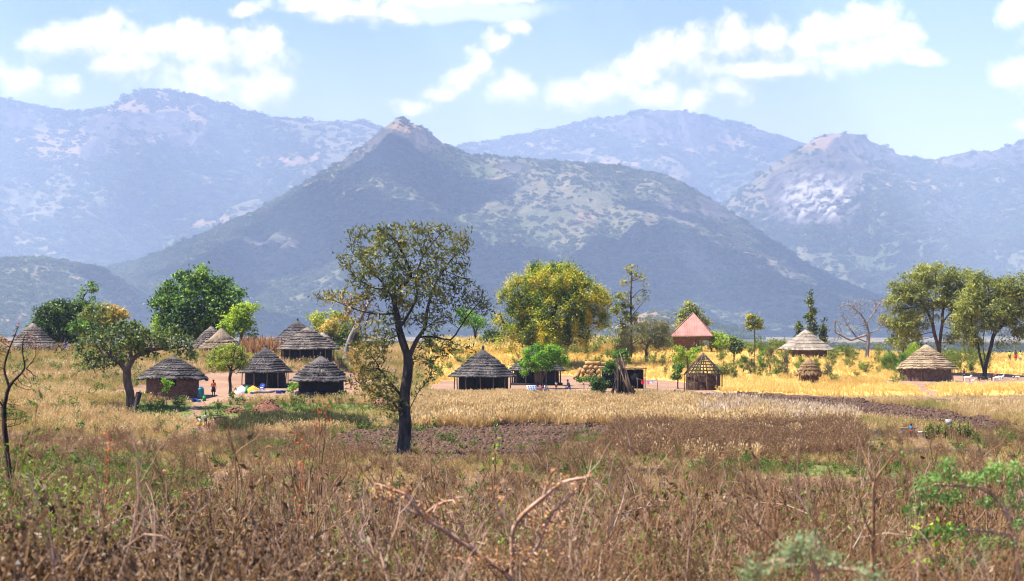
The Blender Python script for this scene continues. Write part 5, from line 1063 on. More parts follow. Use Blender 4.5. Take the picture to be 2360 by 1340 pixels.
def goat(label, px, D, size, mat, rz, head=0.0, group='goats resting by the acacia'):
    g = G(px, D); t = empty('goat', tuple(g), rz, label, 'goat', group); s = size
    v = [(-.3, 0, .5), (-.1, 0, .49), (.14, 0, .49), (.3, 0, .52), (.42, 0, .62 + head * .3), (.5, 0, .74 + head), (.6, 0, .7 + head * 1.2), (-.38, 0, .55), (-.42, 0, .6)]
    e = [(0, 1), (1, 2), (2, 3), (3, 4), (4, 5), (5, 6), (0, 7), (7, 8)]; r = [.12, .135, .14, .12, .075, .062, .035, .03, .018]
    for y in (-.075, .075):
        i = len(v); v += [(-.3, y, .38), (-.25, y, .27), (-.34, y, .17), (-.32, y, .0)]; e += [(0, i), (i, i + 1), (i + 1, i + 2), (i + 2, i + 3)]; r += [.065, .042, .024, .022]
        i = len(v); v += [(.27, y, .36), (.29, y, .22), (.27, y, .1), (.28, y, .0)]; e += [(3, i), (i, i + 1), (i + 1, i + 2), (i + 2, i + 3)]; r += [.05, .032, .022, .022]
    skin_obj('body', np.array(v) * s, e, [q * s for q in r], mat, t, root=1)
    for q in (-1, 1):
        MB().tube(np.array([(.48, q * .04, .77 + head), (.44, q * .08, .76 + head), (.4, q * .12, .7 + head)]) * s, np.array([.02, .026, .008]) * s, 5).build('ear', mat, t)
        MB().tube(np.array([(.49, q * .025, .79 + head), (.46, q * .035, .86 + head), (.4, q * .045, .89 + head)]) * s, np.array([.018, .013, .004]) * s, 5).build('horn', HORN, t)
for a in (('large white goat with brown head standing nearest the veranda hut', 2229, 249, 1.15, HIDE_W, .1), ('small white kid goat facing the camera', 2243, 247, .75, HIDE_W, -1.3), ('black goat at the foot of the acacia trunk', 2262, 251, .95, HIDE_K, 2.9, -.15),
          ('dark goat right of the acacia trunk', 2281, 252, 1.0, HIDE_K, .2, -.3), ('tall reddish brown goat behind the others', 2293, 256, 1.35, HIDE_B, 1.2), ('white goat standing in front of the brown one', 2295, 250, .95, HIDE_W, .3),
          ('pied goat at the right of the white pair', 2303, 252, 1.0, HIDE_P, 2.7, -.2), ('white goat behind the pied goat', 2307, 256, .95, HIDE_W, .4), ('grey pied goat alone near the right edge', 2341, 254, 1.0, HIDE_P, .1, -.25), ('black kid left of the acacia trunk', 2256, 256, .8, HIDE_K, 1.0)):
    goat(*a)
goat('black and white goat tethered beside child in blue', 2121, 150, .72, HIDE_P, .3, -.35, 'goat by the stake hedge')

# ---------------------------------------------------------------- household things
def one(name, label, cat, mb, mat, g, rz=0, group=None, smooth=True):
    o = mb.build(name, mat, None, smooth); o.location = g; o.rotation_euler = (0, 0, rz); return tag(o, label, cat, group)
TEAL = plain('plastic_teal', (.02, .16, .19), .45, .15, .4); BLUE = plain('plastic_blue', (.015, .08, .55), .4, .15, .4); GREENP = plain('plastic_green', (.02, .25, .08), .45); YELP = plain('plastic_yellow', (.65, .4, .03), .45); LBLUE = plain('plastic_light_blue', (.1, .4, .7), .4)
WHITEC = plain('cloth_white', (.75, .68, .72), .9); STONE = surf('stone_dark', [(.03, .025, .025), (.08, .07, .065)], 4, .95)
def drum():
    g = G(462, 182); t = empty('water_drum', tuple(g), 0, 'teal plastic water drum at right side of brick hut', 'drum')
    MB().lathe([(.02, .0), (.31, .0), (.33, .08), (.34, .3), (.32, .34), (.34, .38), (.34, .62), (.32, .66), (.33, .7), (.32, .92), (.25, 1.0), (.2, 1.02)], 24).build('body', TEAL, t)
    MB().lathe([(.2, 1.01), (.21, 1.06), (.19, 1.09), (.01, 1.1)], 20).build('lid', BLUE, t); FOOT.append((g[0], g[1], .5))
drum()
def basin(label, px, D, r, mat, h=.22):
    g = G(px, D); one('basin', label, 'basin', MB().lathe([(.01, .02), (r * .6, 0), (r * .72, .02), (r * .95, h * .9), (r * 1.05, h), (r * 1.02, h * .98), (r * .68, .05), (.01, .04)], 22), mat, g, group='plastic basins'); FOOT.append((g[0], D, .4))
basin('wide blue basin beside brick hut wall', 448, 180, .36, BLUE); basin('small blue basin next to the wide one', 458, 179.5, .22, LBLUE); basin('blue basin on bare yard near charcoal hut', 650, 188, .42, BLUE, .28); basin('smaller dark blue tub left of the yard basin', 641, 187, .28, BLUE, .3); basin('light blue basin beside the solar panel', 1233, 197, .36, LBLUE, .26); basin('small light blue bowl by the log', 580, 186, .16, LBLUE)
def jerry(label, px, D, mat, s=1.0):
    g = G(px, D); t = empty('jerrycan', tuple(g), .3, label, 'jerrycan', 'jerrycans')
    b = MB(); b.box((0, 0, .2 * s), (.28 * s, .2 * s, .4 * s)); b.box((0, 0, .425 * s), (.24 * s, .17 * s, .06 * s), taper=.6); b.build('body', mat, t, smooth=False)
    MB().tube([(-.08 * s, 0, .44 * s), (-.07 * s, 0, .5 * s), (.03 * s, 0, .5 * s), (.05 * s, 0, .44 * s)], .018 * s, 6).build('handle', mat, t); MB().lathe([(.035 * s, .43 * s), (.035 * s, .5 * s), (.0, .51 * s)], 10, c=(.09 * s, 0, 0)).build('cap', DARK, t)
jerry('yellow jerrycan at left foot of brick hut', 337, 184, YELP, 1.3); jerry('green jerrycan right of the blue basins', 471, 180, GREENP, 1.0); jerry('small green jerrycan beside the cloth heap', 567, 189, GREENP, .9)
def chair():
    g = G(604, 192); t = empty('plastic_chair', tuple(g), math.radians(-12), 'blue plastic armchair in front of the charcoal hut', 'chair')
    MB().box((0, 0, .42), (.46, .44, .04), taper=.96).build('seat', BLUE, t, smooth=False); b = MB()
    b.box((0, .22, .68), (.44, .04, .1)); b.box((0, .235, .84), (.46, .05, .07))
    for q in (-.2, -.07, .07, .2): b.box((q, .225, .6), (.05, .03, .4))
    b.build('backrest', BLUE, t, smooth=False)
    for x in (-.21, .21):
        MB().tube([(x, -.2, .42), (x * 1.1, -.2, .64), (x * 1.1, .2, .66)], .028, 6).build('armrest', BLUE, t)
        for y in (-.2, .2): MB().tube([(x * 1.08, y * 1.1, -.02), (x, y, .42)], [.026, .032], 6).build('leg', BLUE, t)
    FOOT.append((g[0], g[1], .4)); return g
cg = chair()
one('folded_cloth', 'white cloth folded on the blue chair', 'cloth', MB().box((0, 0, .06), (.34, .3, .12), jit=.03), WHITEC, (cg[0], cg[1], cg[2] + .44), .2)
def heap(name, label, cat, px, D, rx, ry, h, mat, seed, rz=0, lump=.25, group=None, n=34, m=10, pw=.6):
    g = G(px, D); r = np.random.default_rng(seed); a = np.linspace(0, 2 * np.pi, n, endpoint=False); rows = []
    for i in range(m + 1):
        t = i / m; rad = 1 - t ** 1.4; w = 1 + lump * (fbm(np.cos(a) * 2 + 9 + t, np.sin(a) * 2 + seed, 3, seed) - .5) * 2
        rows.append(np.stack([rx * rad * w * np.cos(a), ry * rad * w * np.sin(a), np.full(n, h * t ** pw) * (1 + lump * .6 * (fbm(np.cos(a) * 3 + 4, np.sin(a) * 3 + t * 3, 2, seed + 2) - .5)) - .06], 1))
    V = np.vstack(rows); i = np.arange(m)[:, None] * n; j = np.arange(n)[None]; j2 = (j + 1) % n; FOOT.append((g[0], D, max(rx, ry)))
    return one(name, label, cat, MB().add(V, np.stack([i + j, i + j2, i + n + j2, i + n + j], -1).reshape(-1, 4), tint=np.repeat(r.random(m + 1), n)), mat, g, rz, group)
def plaid():
    m, nt, out = new_mat('cloth_plaid'); v = objco(nt); c = None
    sp = nt.nodes.new('ShaderNodeSeparateXYZ'); nt.links.new(v, sp.inputs[0])
    sx_ = math_n(nt, 'GREATER_THAN', math_n(nt, 'SINE', math_n(nt, 'MULTIPLY', math_n(nt, 'ADD', sp.outputs[0], sp.outputs[2]), 34)), .5); sy_ = math_n(nt, 'GREATER_THAN', math_n(nt, 'SINE', math_n(nt, 'MULTIPLY', math_n(nt, 'SUBTRACT', sp.outputs[0], math_n(nt, 'MULTIPLY', sp.outputs[2], 1.0)), 30)), .55)
    c = mix_n(nt, sx_, (.75, .42, .03), (.05, .2, .06)); c = mix_n(nt, math_n(nt, 'MULTIPLY', sy_, .8), c, (.4, .03, .03)); nt.links.new(principled(nt, c, .9, .1), out.inputs[0]); return m
heap('cloth_heap', 'white and pink cloth draped over a heap in the yard', 'cloth', 557, 190.5, .62, .5, .85, WHITEC, 5, lump=.3)
heap('cloth_heap', 'yellow and green checked cloth draped beside the blue chair', 'cloth', 584, 191, .75, .5, .8, plaid(), 6, lump=.3)
heap('cloth_heap', 'green cloth bundle between white and checked cloths', 'cloth', 569, 192, .42, .4, .85, cloth((.05, .25, .12), 'green'), 7)
heap('sheet', 'blue sheet lying before the charcoal hut door', 'sheet', 622, 200, .8, .4, .12, cloth((.2, .32, .5), 'paleblue'), 8, lump=.4)
heap('sheet', 'pale sheet lying on the ground below the pointed hut', 'sheet', 1125, 192, .9, .4, .1, cloth((.55, .6, .7), 'greyblue'), 9, lump=.4)
def logs():
    g = G(606, 187); t = empty('log', tuple(g), .08, 'long grey log lying in front of the blue chair', 'log')
    MB().tube([(-1.1, .05, .1), (-.6, 0, .16), (.2, .05, .16), (.7, 0, .18), (1.1, .1, .22)], [.14, .15, .13, .14, .11], 9).build('trunk', BARK_G, t); MB().tube([(-.9, 0, .12), (-1.2, -.2, .06)], [.1, .06], 7).build('branch_stub', BARK_G, t); FOOT.append((g[0], g[1], 1.0))
logs()
EARTH = surf('earth_red', [(.09, .035, .02), (.19, .085, .05), (.28, .14, .09)], 2.5, .95, .8, .08, tint=.3)
def rubble(label, px, D, rx, ry, h, n, seed):
    o = heap('rubble_heap', label, 'rubble heap', px, D, rx, ry, h, EARTH, seed, lump=.35, pw=.75); bb = MB(); r = np.random.default_rng(seed)
    for _ in range(n):
        a = r.uniform(0, 6.28); q = math.sqrt(r.random()); z = h * (1 - q) ** .75
        bb.box((rx * q * math.cos(a), ry * q * math.sin(a), max(z, 0) + .02), (r.uniform(.12, .28), r.uniform(.1, .2), r.uniform(.08, .18)), r.uniform(0, 6), tint=r.random(), rx=r.normal(0, .5), ry=r.normal(0, .5), jit=.02)
    tag(bb.build('clods', EARTH, o, smooth=False), kind='stuff')
rubble('large red brown rubble heap between the huts and sedge', 616, 172, 1.7, 1.1, 1.6, 220, 3); rubble('low rubble heap left of the larger one', 545, 174, 1.1, .7, .42, 60, 4); rubble('low red earth ridge right of the larger heap', 680, 172, 1.7, .6, .35, 70, 5); rubble('red earth mound behind the foot of the dark savanna tree', 893, 178, 1.5, .9, .9, 90, 6)
for i, px in enumerate((226, 234, 244, 252, 261)):
    g = G(px, 186 + i * .8); one('stone', ('leftmost dark stone of the row edging the yard', 'second dark stone of the row edging the yard', 'largest dark stone of the row edging the yard', 'fourth dark stone of the row edging the yard', 'rightmost dark stone of the row edging the yard')[i], 'stone', MB().lathe([(.02, -.05), (.2, -.05), (.22, .08), (.14, .2), (.02, .24)], 9, wob=.2, seed=i, sy=.8), STONE, g, i, 'stones edging the yard')
def solar():
    g = G(1226, 197); t = empty('solar_panel', tuple(g), math.radians(14), 'small tilted solar panel standing on bare yard', 'solar panel'); FOOT.append((g[0], g[1], .6))
    m, nt, out = new_mat('solar_cells'); nt.links.new(principled(nt, ramp(nt, noise(nt, objco(nt), 3), [(.12, .16, .24), (.24, .29, .4)]), .25, .6), out.inputs[0])
    R_ = Matrix.Rotation(math.radians(42), 3, 'X'); al = plain('aluminium', (.65, .65, .66), .4)
    def pl(c, s, mat, nm, par):
        b = MB(); b.box(c, s); b.V[0] = b.V[0] @ np.array(R_).T + np.array([0, 0, .42]); return b.build(nm, mat, par, smooth=False)
    fr = pl((0, 0, 0), (.98, .7, .03), al, 'frame', t)
    for i in range(4):
        for j in range(3): pl((-.345 + i * .23, -.21 + j * .21, .02), (.2, .18, .012), m, 'cell', fr)
    for q in (-.4, .4): MB().tube([(q, .3, -.02), (q, .22, .62)], .02, 6).build('leg', al, t); 
    for q in (-.4, .4): MB().tube([(q, -.3, -.02), (q, -.24, .22)], .02, 6).build('leg', al, t)
solar()
BUND = thatch_mat('straw_bundle', [(.12, .06, .025), (.26, .14, .05), (.4, .24, .09), (.55, .36, .16)])
BL = [None, None] + ['%s straw bundle from the left in the bottom row of the stack' % q for q in ('first', 'second', 'third', 'last')] + ['%s straw bundle from the left in the middle row of the stack' % q for q in ('first', 'second', 'third', 'last')] + ['%s straw bundle from the left in the upper row of the stack' % q for q in ('first', 'second', 'last')] + ['left straw bundle lying across the top of the stack', 'right straw bundle lying across the top of the stack']
for i, (px, py, rz, rx_) in enumerate(((1332, 862, 1.2, .9), (1340, 866, 1.4, .7), (1348, 868, .1, .0), (1358, 868, -.1, .0), (1368, 868, .05, 0), (1378, 868, .1, 0), (1344, 857, .0, 0), (1354, 857, .1, 0), (1364, 858, -.1, 0), (1376, 858, .1, 0), (1350, 847, .05, 0), (1361, 847, 0, 0), (1372, 848, .1, 0), (1366, 838, 1.3, 0), (1380, 840, 1.5, 0))):
    D = 226; b = MB(); n_ = 14; L_ = 1.7; r0 = .27
    b.lathe([(.01, -L_ / 2), (r0 * .9, -L_ / 2), (r0 * 1.02, -L_ * .3), (r0 * .85, 0), (r0 * 1.02, L_ * .3), (r0 * .92, L_ / 2), (.01, L_ / 2)], 14, wob=.06, seed=i, tint=np.repeat([.9, .8, .5, .4, .5, .8, .9], 14))
    o = b.build('straw_bundle', BUND); z = max(W(px, py, D)[2], G(px, D)[2] + .2); w = W(px, py, D); o.location = (w[0], D + (.2 if rx_ else 0), z)
    o.rotation_euler = (math.pi / 2 if not rx_ else .5, 0, rz) if not rx_ else (.15, rx_, rz)
    tag(o, BL[i] if not rx_ else ('outer straw bundle leaning on left of the stack', 'inner straw bundle leaning on left of the stack')[i], 'straw bundle', 'straw bundles stacked behind the yard')
FOOT.append((W(1355, 860, 226)[0], 226, 2.0))
def clothesline():
    D = 207; a, b = G(1468, D), G(1514, D - 1); t = empty('clothesline', tuple(a), 0, 'rope clothesline on crooked posts beside the black shed', 'clothesline'); d = b - a
    for p in (np.zeros(3), d): MB().tube([p - (0, 0, .2), p + (.06, 0, .6), p + (0, 0, 1.25)], [.05, .045, .04], 6).build('post', WOOD, t)
    MB().tube([np.array((0, 0, 1.2)) + d * s - np.array((0, 0, .22 * 4 * s * (1 - s))) for s in np.linspace(0, 1, 12)], .018, 5).build('rope', WOOD, t)
    for i, (s, w, h, mt, lb) in enumerate(((.28, .34, .42, cloth((.55, .015, .03), 'crimson'), 'red cloth hanging on the clothesline'), (.52, .34, .36, cloth((.75, .3, .45), 'pinkish'), 'pink cloth hanging in the middle of the clothesline'), (.72, .32, .32, cloth((.78, .72, .75), 'palepink'), 'pale pink cloth hanging right of middle on clothesline'), (.9, .34, .3, WHITEC, 'white cloth at the right end of the clothesline'))):
        p = a + np.array((0, 0, 1.2)) + d * s - np.array((0, 0, .22 * 4 * s * (1 - s))); V = []; n = 7
        for z in range(5): V.append([(w * (u / (n - 1) - .5), .03 * math.sin(u * 2 + i + z * .4) + (.02 if z else .0), -h * z / 4 * (1 - .12 * math.sin(u * 1.7 + i))) for u in range(n)])
        V = np.array(V).reshape(-1, 3); V = np.vstack([V, V + (0, .012, 0)]); i_ = np.arange(4)[:, None] * n; j = np.arange(n - 1)[None]; Q = np.stack([i_ + j, i_ + n + j, i_ + n + j + 1, i_ + j + 1], -1).reshape(-1, 4)
        one('laundry', lb, 'laundry', MB().add(V, np.vstack([Q, Q[:, ::-1] + 35])), mt, p + np.array((0, -.03, .02)), math.atan2(d[1], d[0]), 'laundry on the clothesline')
clothesline()
gp = G(1436, 184); FOOT.append((gp[0], gp[1], 1.2))
for i in range(44):
    a = rng.uniform(0, 6.28); rr = rng.uniform(.3, 1.75); h = rng.uniform(2.7, 4.1); b0 = np.array([math.cos(a) * rr * .9 + .1, math.sin(a) * rr * .6, -.1]); b1 = np.array([rng.normal(-.35, .22), rng.normal(0, .2), h]); pale = i % 5 == 0
    if pale: b0 = np.array([rng.uniform(.5, 1.2), -.7, -.1]); b1 = np.array([rng.uniform(-.6, -.1), -.1, h * 1.05])
    o = MB().tube([b0, (b0 + b1) / 2 + rng.normal(0, .05, 3), b1], [.07, .06, .04], 6, tint=rng.random()).build('pole', WOOD if pale else WOOD_D); o.location = gp
    tag(o, 'pale pole leaning on the front of the dark pole stack' if pale else 'dark weathered pole in the conical stack right of the yard', 'pole', 'poles leaning in the conical stack')
# stick fence at left
def stick_fence():
    g = G(95, 243); t = empty('stick_fence', tuple(g), 0, 'tangled stick fence in front of the left edge hut', 'fence'); r = np.random.default_rng(3)
    for i in range(110):
        px = r.uniform(-25, 175); D = 243 + r.uniform(-.5, .5); b = G(px, D) - g; h = r.uniform(.7, 1.6) * (1.15 if 60 < px < 170 else .8); ln = r.normal(0, .55) if i % 3 else r.choice([-1, 1]) * r.uniform(.9, 1.5)
        p = np.array([b - (0, 0, .1), b + (ln * .5 * h + r.normal(0, .06), 0, h * .55), b + (ln * h, r.normal(0, .1), h * (1.0 if i % 3 else .8))]); MB().tube(p, [.05, .042, .02], 5, tint=r.random()).build('stick', (WOOD_D, BARK_G, WOOD, BARK_D)[i % 4], t)
    MB().tube([G(px, 243) - g + (0, 0, .9) for px in np.linspace(-25, 175, 14)], .04, 5).build('rail', WOOD, t)
stick_fence()
# stake hedge and board on the right
def stake_hedge():
    g = G(2186, 148); k = ppm(148); t = empty('stake_hedge', tuple(g), 0, 'hedge pen of crooked stakes sprouting green leaves', 'hedge'); FOOT.append((g[0], 148, 1.2)); r = np.random.default_rng(5); lv = MB()
    for i in range(34):
        a = i / 34 * 6.283; b = np.array([1.6 * math.cos(a), 1.0 * math.sin(a), 0]); h = r.uniform(.7, 1.15); tp = b + (r.normal(0, .12), r.normal(0, .1), h)
        MB().tube([b - (0, 0, .15), (b + tp) / 2 + r.normal(0, .04, 3), tp], [.05, .045, .03], 5, tint=r.random()).build('stake', WOOD_D, t)
        n = r.integers(10, 60); P = b + (tp - b) * r.uniform(.25, 1.1, (n, 1)) + r.normal(0, .13, (n, 3)); V, Q, tt = leaf_quads(P, unit(r.normal(size=(n, 3)) + (0, 0, .4)), .17, .09, r.random(n)); lv.add(V, Q, tint=tt)
    lv.build('foliage', leaf_mat('leaf_hedge', [(.03, .05, .01), (.1, .14, .02), (.26, .28, .04)], .35, 0), t, smooth=False)
    bd = empty('sign_board', tuple(g + (.1, .3, 0)), math.radians(8), 'pale weathered board standing inside the stake hedge', 'board')
    MB().box((0, 0, 1.25), (.5, .03, .42), jit=.01, rx=-.35).build('panel', plain('board_pale', (.3, .29, .27), .8, .4), bd, smooth=False)
    for q in (-.2, .2): MB().tube([(q, .1, -.1), (q, .06, 1.2)], .03, 6).build('leg', WOOD_D, bd)
    b2 = G(2098, 151); bn = empty('bench', tuple(b2 + (0, .5, 0)), .1, 'grey plank bench behind the child in blue', 'bench'); MB().box((0, 0, .62), (1.3, .35, .05)).build('seat', BARK_G, bn, smooth=False)
    for q in (-.5, .5): MB().box((q, 0, .29), (.07, .3, .62)).build('leg', BARK_G, bn, smooth=False)
stake_hedge()
# iron fence posts along the road
IRON = plain('iron_rust', (.05, .032, .028), .8, .3)
xs_ = [608, 655, 700, 745, 790, 835, 872, 918, 965, 1052, 1150, 1240, 1340, 1436, 1530, 1625, 1732, 1832, 1935, 2038, 2150, 2256]
POSTW = ['first', 'second', 'third', 'fourth', 'fifth', 'sixth', 'seventh', 'eighth', 'ninth', 'tenth', 'eleventh', 'twelfth', 'thirteenth', 'fourteenth', 'fifteenth', 'sixteenth', 'seventeenth', 'eighteenth', 'nineteenth', 'twentieth', 'twenty first', 'twenty second']
for i, px in enumerate(xs_):
    g = G(px, 93 - i * .5); o = MB().tube([(0, 0, -.3), (0, 0, .8), (.01, 0, 1.35), (.13, -.05, 1.6)], [.03, .03, .028, .022], 6).build('fence_post', IRON); o.location = g; o.rotation_euler = (rng.normal(0, .04), rng.normal(0, .05), rng.uniform(-.4, .4))
    tag(o, '%s iron fence post from the left, bent tip above weeds' % POSTW[i], 'fence post', 'bent iron posts of the roadside fence')
# ---------------------------------------------------------------- foreground plants one can tell apart
LF_THORN = leaf_mat('leaf_thorn_fuzz', [(.3, .14, .06), (.5, .26, .12), (.6, .36, .2)], .3, 0)
LF_FAC = leaf_mat('leaf_acacia_near', [(.03, .075, .02), (.075, .17, .035), (.14, .26, .065), (.22, .34, .11)], .4, 0, boost=1.6)
LF_RED = leaf_mat('leaf_red', [(.2, .03, .015), (.4, .06, .02), (.5, .14, .05)], .35, 0)
STEM_T = surf('stem_tan', [(.28, .16, .1), (.45, .29, .2), (.55, .4, .3)], 6, .9, .4, .01)
STEM_B = surf('stem_red_brown', [(.13, .066, .032), (.27, .145, .07), (.42, .265, .14)], 6, .9, .4, .01)
STEM_K = surf('stem_charred', [(.012, .009, .008), (.035, .025, .02), (.1, .065, .045)], 5, .9, .5, .01)
def pads(cx, cy, w, h, n, r0=.2, seed=0):
    r = np.random.default_rng(seed); return [(cx + r.uniform(-w, w), cy + r.uniform(-h, h), w * r0, h * r0) for _ in range(n)]
tree('charred_sapling', 'blackened bare sapling with few rusty leaves at the left edge', 36, 28, [[(30,1210),(24,1120),(12,1000),(8,940),(20,890),(60,850),(85,820)],[(20,890),(8,850),(22,800),(40,760)],[(24,1120),(38,1060)],[(8,940),(-20,900),(-40,850)],[(60,850),(50,810),(55,770)]],
     [(40,770,25,30),(80,830,18,20),(10,800,20,30),(60,880,30,30),(-20,850,30,40),(40,960,30,30),(-10,940,30,30),(70,790,24,34)], 420, LF_RED, STEM_K, .05, L=.05, Wd=.03, per=1, spread=.03, seed=80, step=.1, kill=.12, infl=.6, rtip=.0055, cat='sapling', exp=.7, flare=1.2, foot=.2)
tree('thorn_shrub', 'leafless tan thorn shrub with pale zigzag branches at bottom centre', 15, 1180, [[(1180,1330),(1180,1220),(1150,1180),(1132,1130)],[(1180,1220),(1210,1180),(1250,1150),(1290,1112),(1365,1100)],[(1250,1150),(1262,1110),(1268,1085)],[(1180,1330),(1240,1260),(1310,1275)],[(1240,1260),(1262,1200),(1285,1165),(1320,1140)],[(1180,1330),(1080,1260),(1020,1220),(975,1190),(930,1170),(880,1150)],[(975,1190),(940,1140),(928,1110)],[(975,1190),(1000,1165),(1050,1148)],[(940,1140),(900,1130),(862,1108)],[(1080,1260),(1060,1200),(1030,1160)]],
     [(1330,1105,50,16),(1280,1090,20,20),(870,1120,40,20),(1040,1150,40,16),(1300,1120,70,22),(900,1130,60,30),(1150,1140,30,24),(1270,1200,60,40),(990,1180,60,30),(1100,1290,80,30),(1240,1280,80,30)], 620, LF_THORN, STEM_T, .03, L=.028, Wd=.02, per=5, spread=.028, seed=81, step=.058, kill=.085, rtip=.0052, cat='shrub', exp=.42, flare=1.1, foot=.1, tw=3)
tree('acacia_sapling', 'feathery green acacia sapling at the bottom right corner', 17, 2345, [[(2345,1330),(2338,1240),(2322,1180),(2300,1150),(2265,1125),(2240,1120)],[(2322,1180),(2350,1160),(2380,1150)],[(2322,1180),(2330,1130),(2350,1090)],[(2338,1240),(2280,1225),(2220,1222)],[(2300,1150),(2312,1110),(2330,1075)],[(2265,1125),(2200,1120),(2150,1115)]],
     [(2185,1075,22,18,0,2),(2150,1112,56,6,0,3),(2250,1100,44,6,0,2),(2310,1082,50,7,0,2),(2345,1118,40,7),(2180,1150,60,6,0,2.5),(2280,1160,40,7),(2110,1182,40,5,0,2),(2340,1205,40,8),(2190,1225,70,6,0,2.5),(2280,1250,60,7,0,1.5),(2100,1255,40,5,0,1.5),(2345,1275,40,8),(2210,1300,70,6,0,2)], 520, LF_FAC, STEM_T, .027, L=.056, Wd=.014, per=28, spread=.03, seed=82, step=.06, kill=.08, rtip=.0035, cat='sapling', exp=.65, flare=1.1, foot=.1, tw=3)
tree('acacia_sapling', 'blurred grey green acacia sprig low in the right foreground', 10, 1900, [[(1900,1400),(1880,1320),(1870,1270),(1868,1235)],[(1880,1320),(1830,1290),(1780,1290)],[(1880,1320),(1950,1310),(2020,1320)],[(1870,1270),(1820,1262)]],
     [(1870,1245,40,22),(1830,1270,60,16),(1790,1300,70,16),(1950,1300,60,14),(2000,1330,50,14),(1880,1285,60,20),(1740,1325,50,14)], 320, leaf_mat('leaf_acacia_grey', [(.06, .1, .045), (.13, .19, .09), (.22, .28, .15)], .35, 0, boost=1.5), STEM_T, .016, L=.035, Wd=.01, per=18, spread=.024, seed=83, step=.04, kill=.053, rtip=.0027, cat='sapling', exp=.65, flare=1.1, foot=.1, tw=3)
tree('leafy_shrub', 'lime green leafy bush below the corner acacia sapling', 19, 2160, [[(2160,1330),(2155,1270)],[(2155,1300),(2190,1250)],[(2155,1300),(2120,1250)]], [(2160,1230,60,28),(2120,1260,40,26),(2200,1270,44,26),(2150,1290,60,20)], 150, leaf_mat('leaf_lime_near', [(.1, .2, .015), (.24, .38, .03), (.42, .52, .06)], .45, 0), STEM_B, .018, L=.085, Wd=.05, per=4, spread=.05, seed=84, step=.09, kill=.13, rtip=.004, cat='bush', foot=.2)
tree('tall_weed', 'tall red brown weed with pinnate green tip on the right', 17, 2015, [[(2010,1330),(2012,1240),(2013,1160),(2012,1110),(1995,1070)],[(2012,1110),(2040,1075),(2060,1050)],[(2013,1160),(2060,1130),(2095,1115)],[(2012,1240),(1985,1180),(1980,1130)],[(2060,1050),(2070,1020)]], [(2060,1040,30,34),(2030,1090,30,24),(1985,1110,24,40),(2080,1110,20,20),(1975,1180,30,30)], 120, leaf_mat('leaf_pinnate', [(.05, .07, .02), (.1, .13, .03), (.25, .12, .04)], .35, 0), STEM_B, .022, L=.06, Wd=.024, per=3, spread=.03, seed=85, step=.08, kill=.12, rtip=.003, cat='weed', exp=.65, foot=.1)
for i, (px, top, D, lm, lb, bl) in enumerate(((735, 935, 26, LF_RED, 'tall thin stem tipped with dark red leaves left of centre', [(738, 945, 16, 20), (752, 965, 12, 16), (725, 975, 14, 18)]), (245, 1010, 26, LF_RED, 'rust red leaf sprig standing out on the left field', [(243, 1005, 14, 14), (255, 1020, 12, 8)]), (690, 1010, 24, LF_RED, 'thin stem with small red leaves beside the tall one', [(692, 1010, 14, 18), (705, 1030, 10, 12)]),
    (1140, 985, 62, LF_BRIGHT, 'single thin green sapling rising right of the dark tree foot', [(1140, 990, 5, 24), (1143, 1030, 7, 26), (1140, 1065, 7, 20)]), (172, 1075, 40, None, 'bare brown twig standing in left green patch', [(172, 1080, 8, 14)]), (640, 1090, 20, None, 'forked bare reddish stem in left foreground', [(650, 1090, 16, 30), (600, 1075, 20, 16), (570, 1110, 20, 12)]), (760, 1080, 18, None, 'leaning bare stem right of the forked one', [(770, 1060, 20, 20), (810, 1120, 16, 10)]),
    (1590, 1120, 15, None, 'pale twisted bare twig at lower right', [(1585, 1130, 12, 20), (1610, 1150, 8, 14)]), (1745, 1110, 16, LF_DRY, 'rusty branching dead weed right of centre', [(1745, 1130, 20, 30), (1790, 1150, 30, 24), (1700, 1160, 30, 26)]), (540, 1040, 22, None, 'thin upright dead stalk left of centre', [(540, 1045, 6, 16), (560, 1100, 14, 16)]))):
    b = 1345; tree('weed_stem', lb, D, px - 8, [[(px - 8, b), (px - 4, (b + top) / 2 + 40), (px + 3, (b + top) / 2 - 20), (px, top + 12)]] + [[(px - 4, (b + top) / 2 + 40), (q[0], q[1])] for q in bl[1:]], bl, 60 if D < 50 else 110, lm, STEM_T if 'pale' in lb else STEM_B, .00062 * D if D < 50 else .03, L=.0019 * D, Wd=.001 * D, per=3 if lm is not LF_BRIGHT else 4, spread=.0012 * D, seed=90 + i, step=.0045 * D, kill=.006 * D, rtip=.00016 * D, cat='weed', exp=.7, flare=1.1, foot=.1)
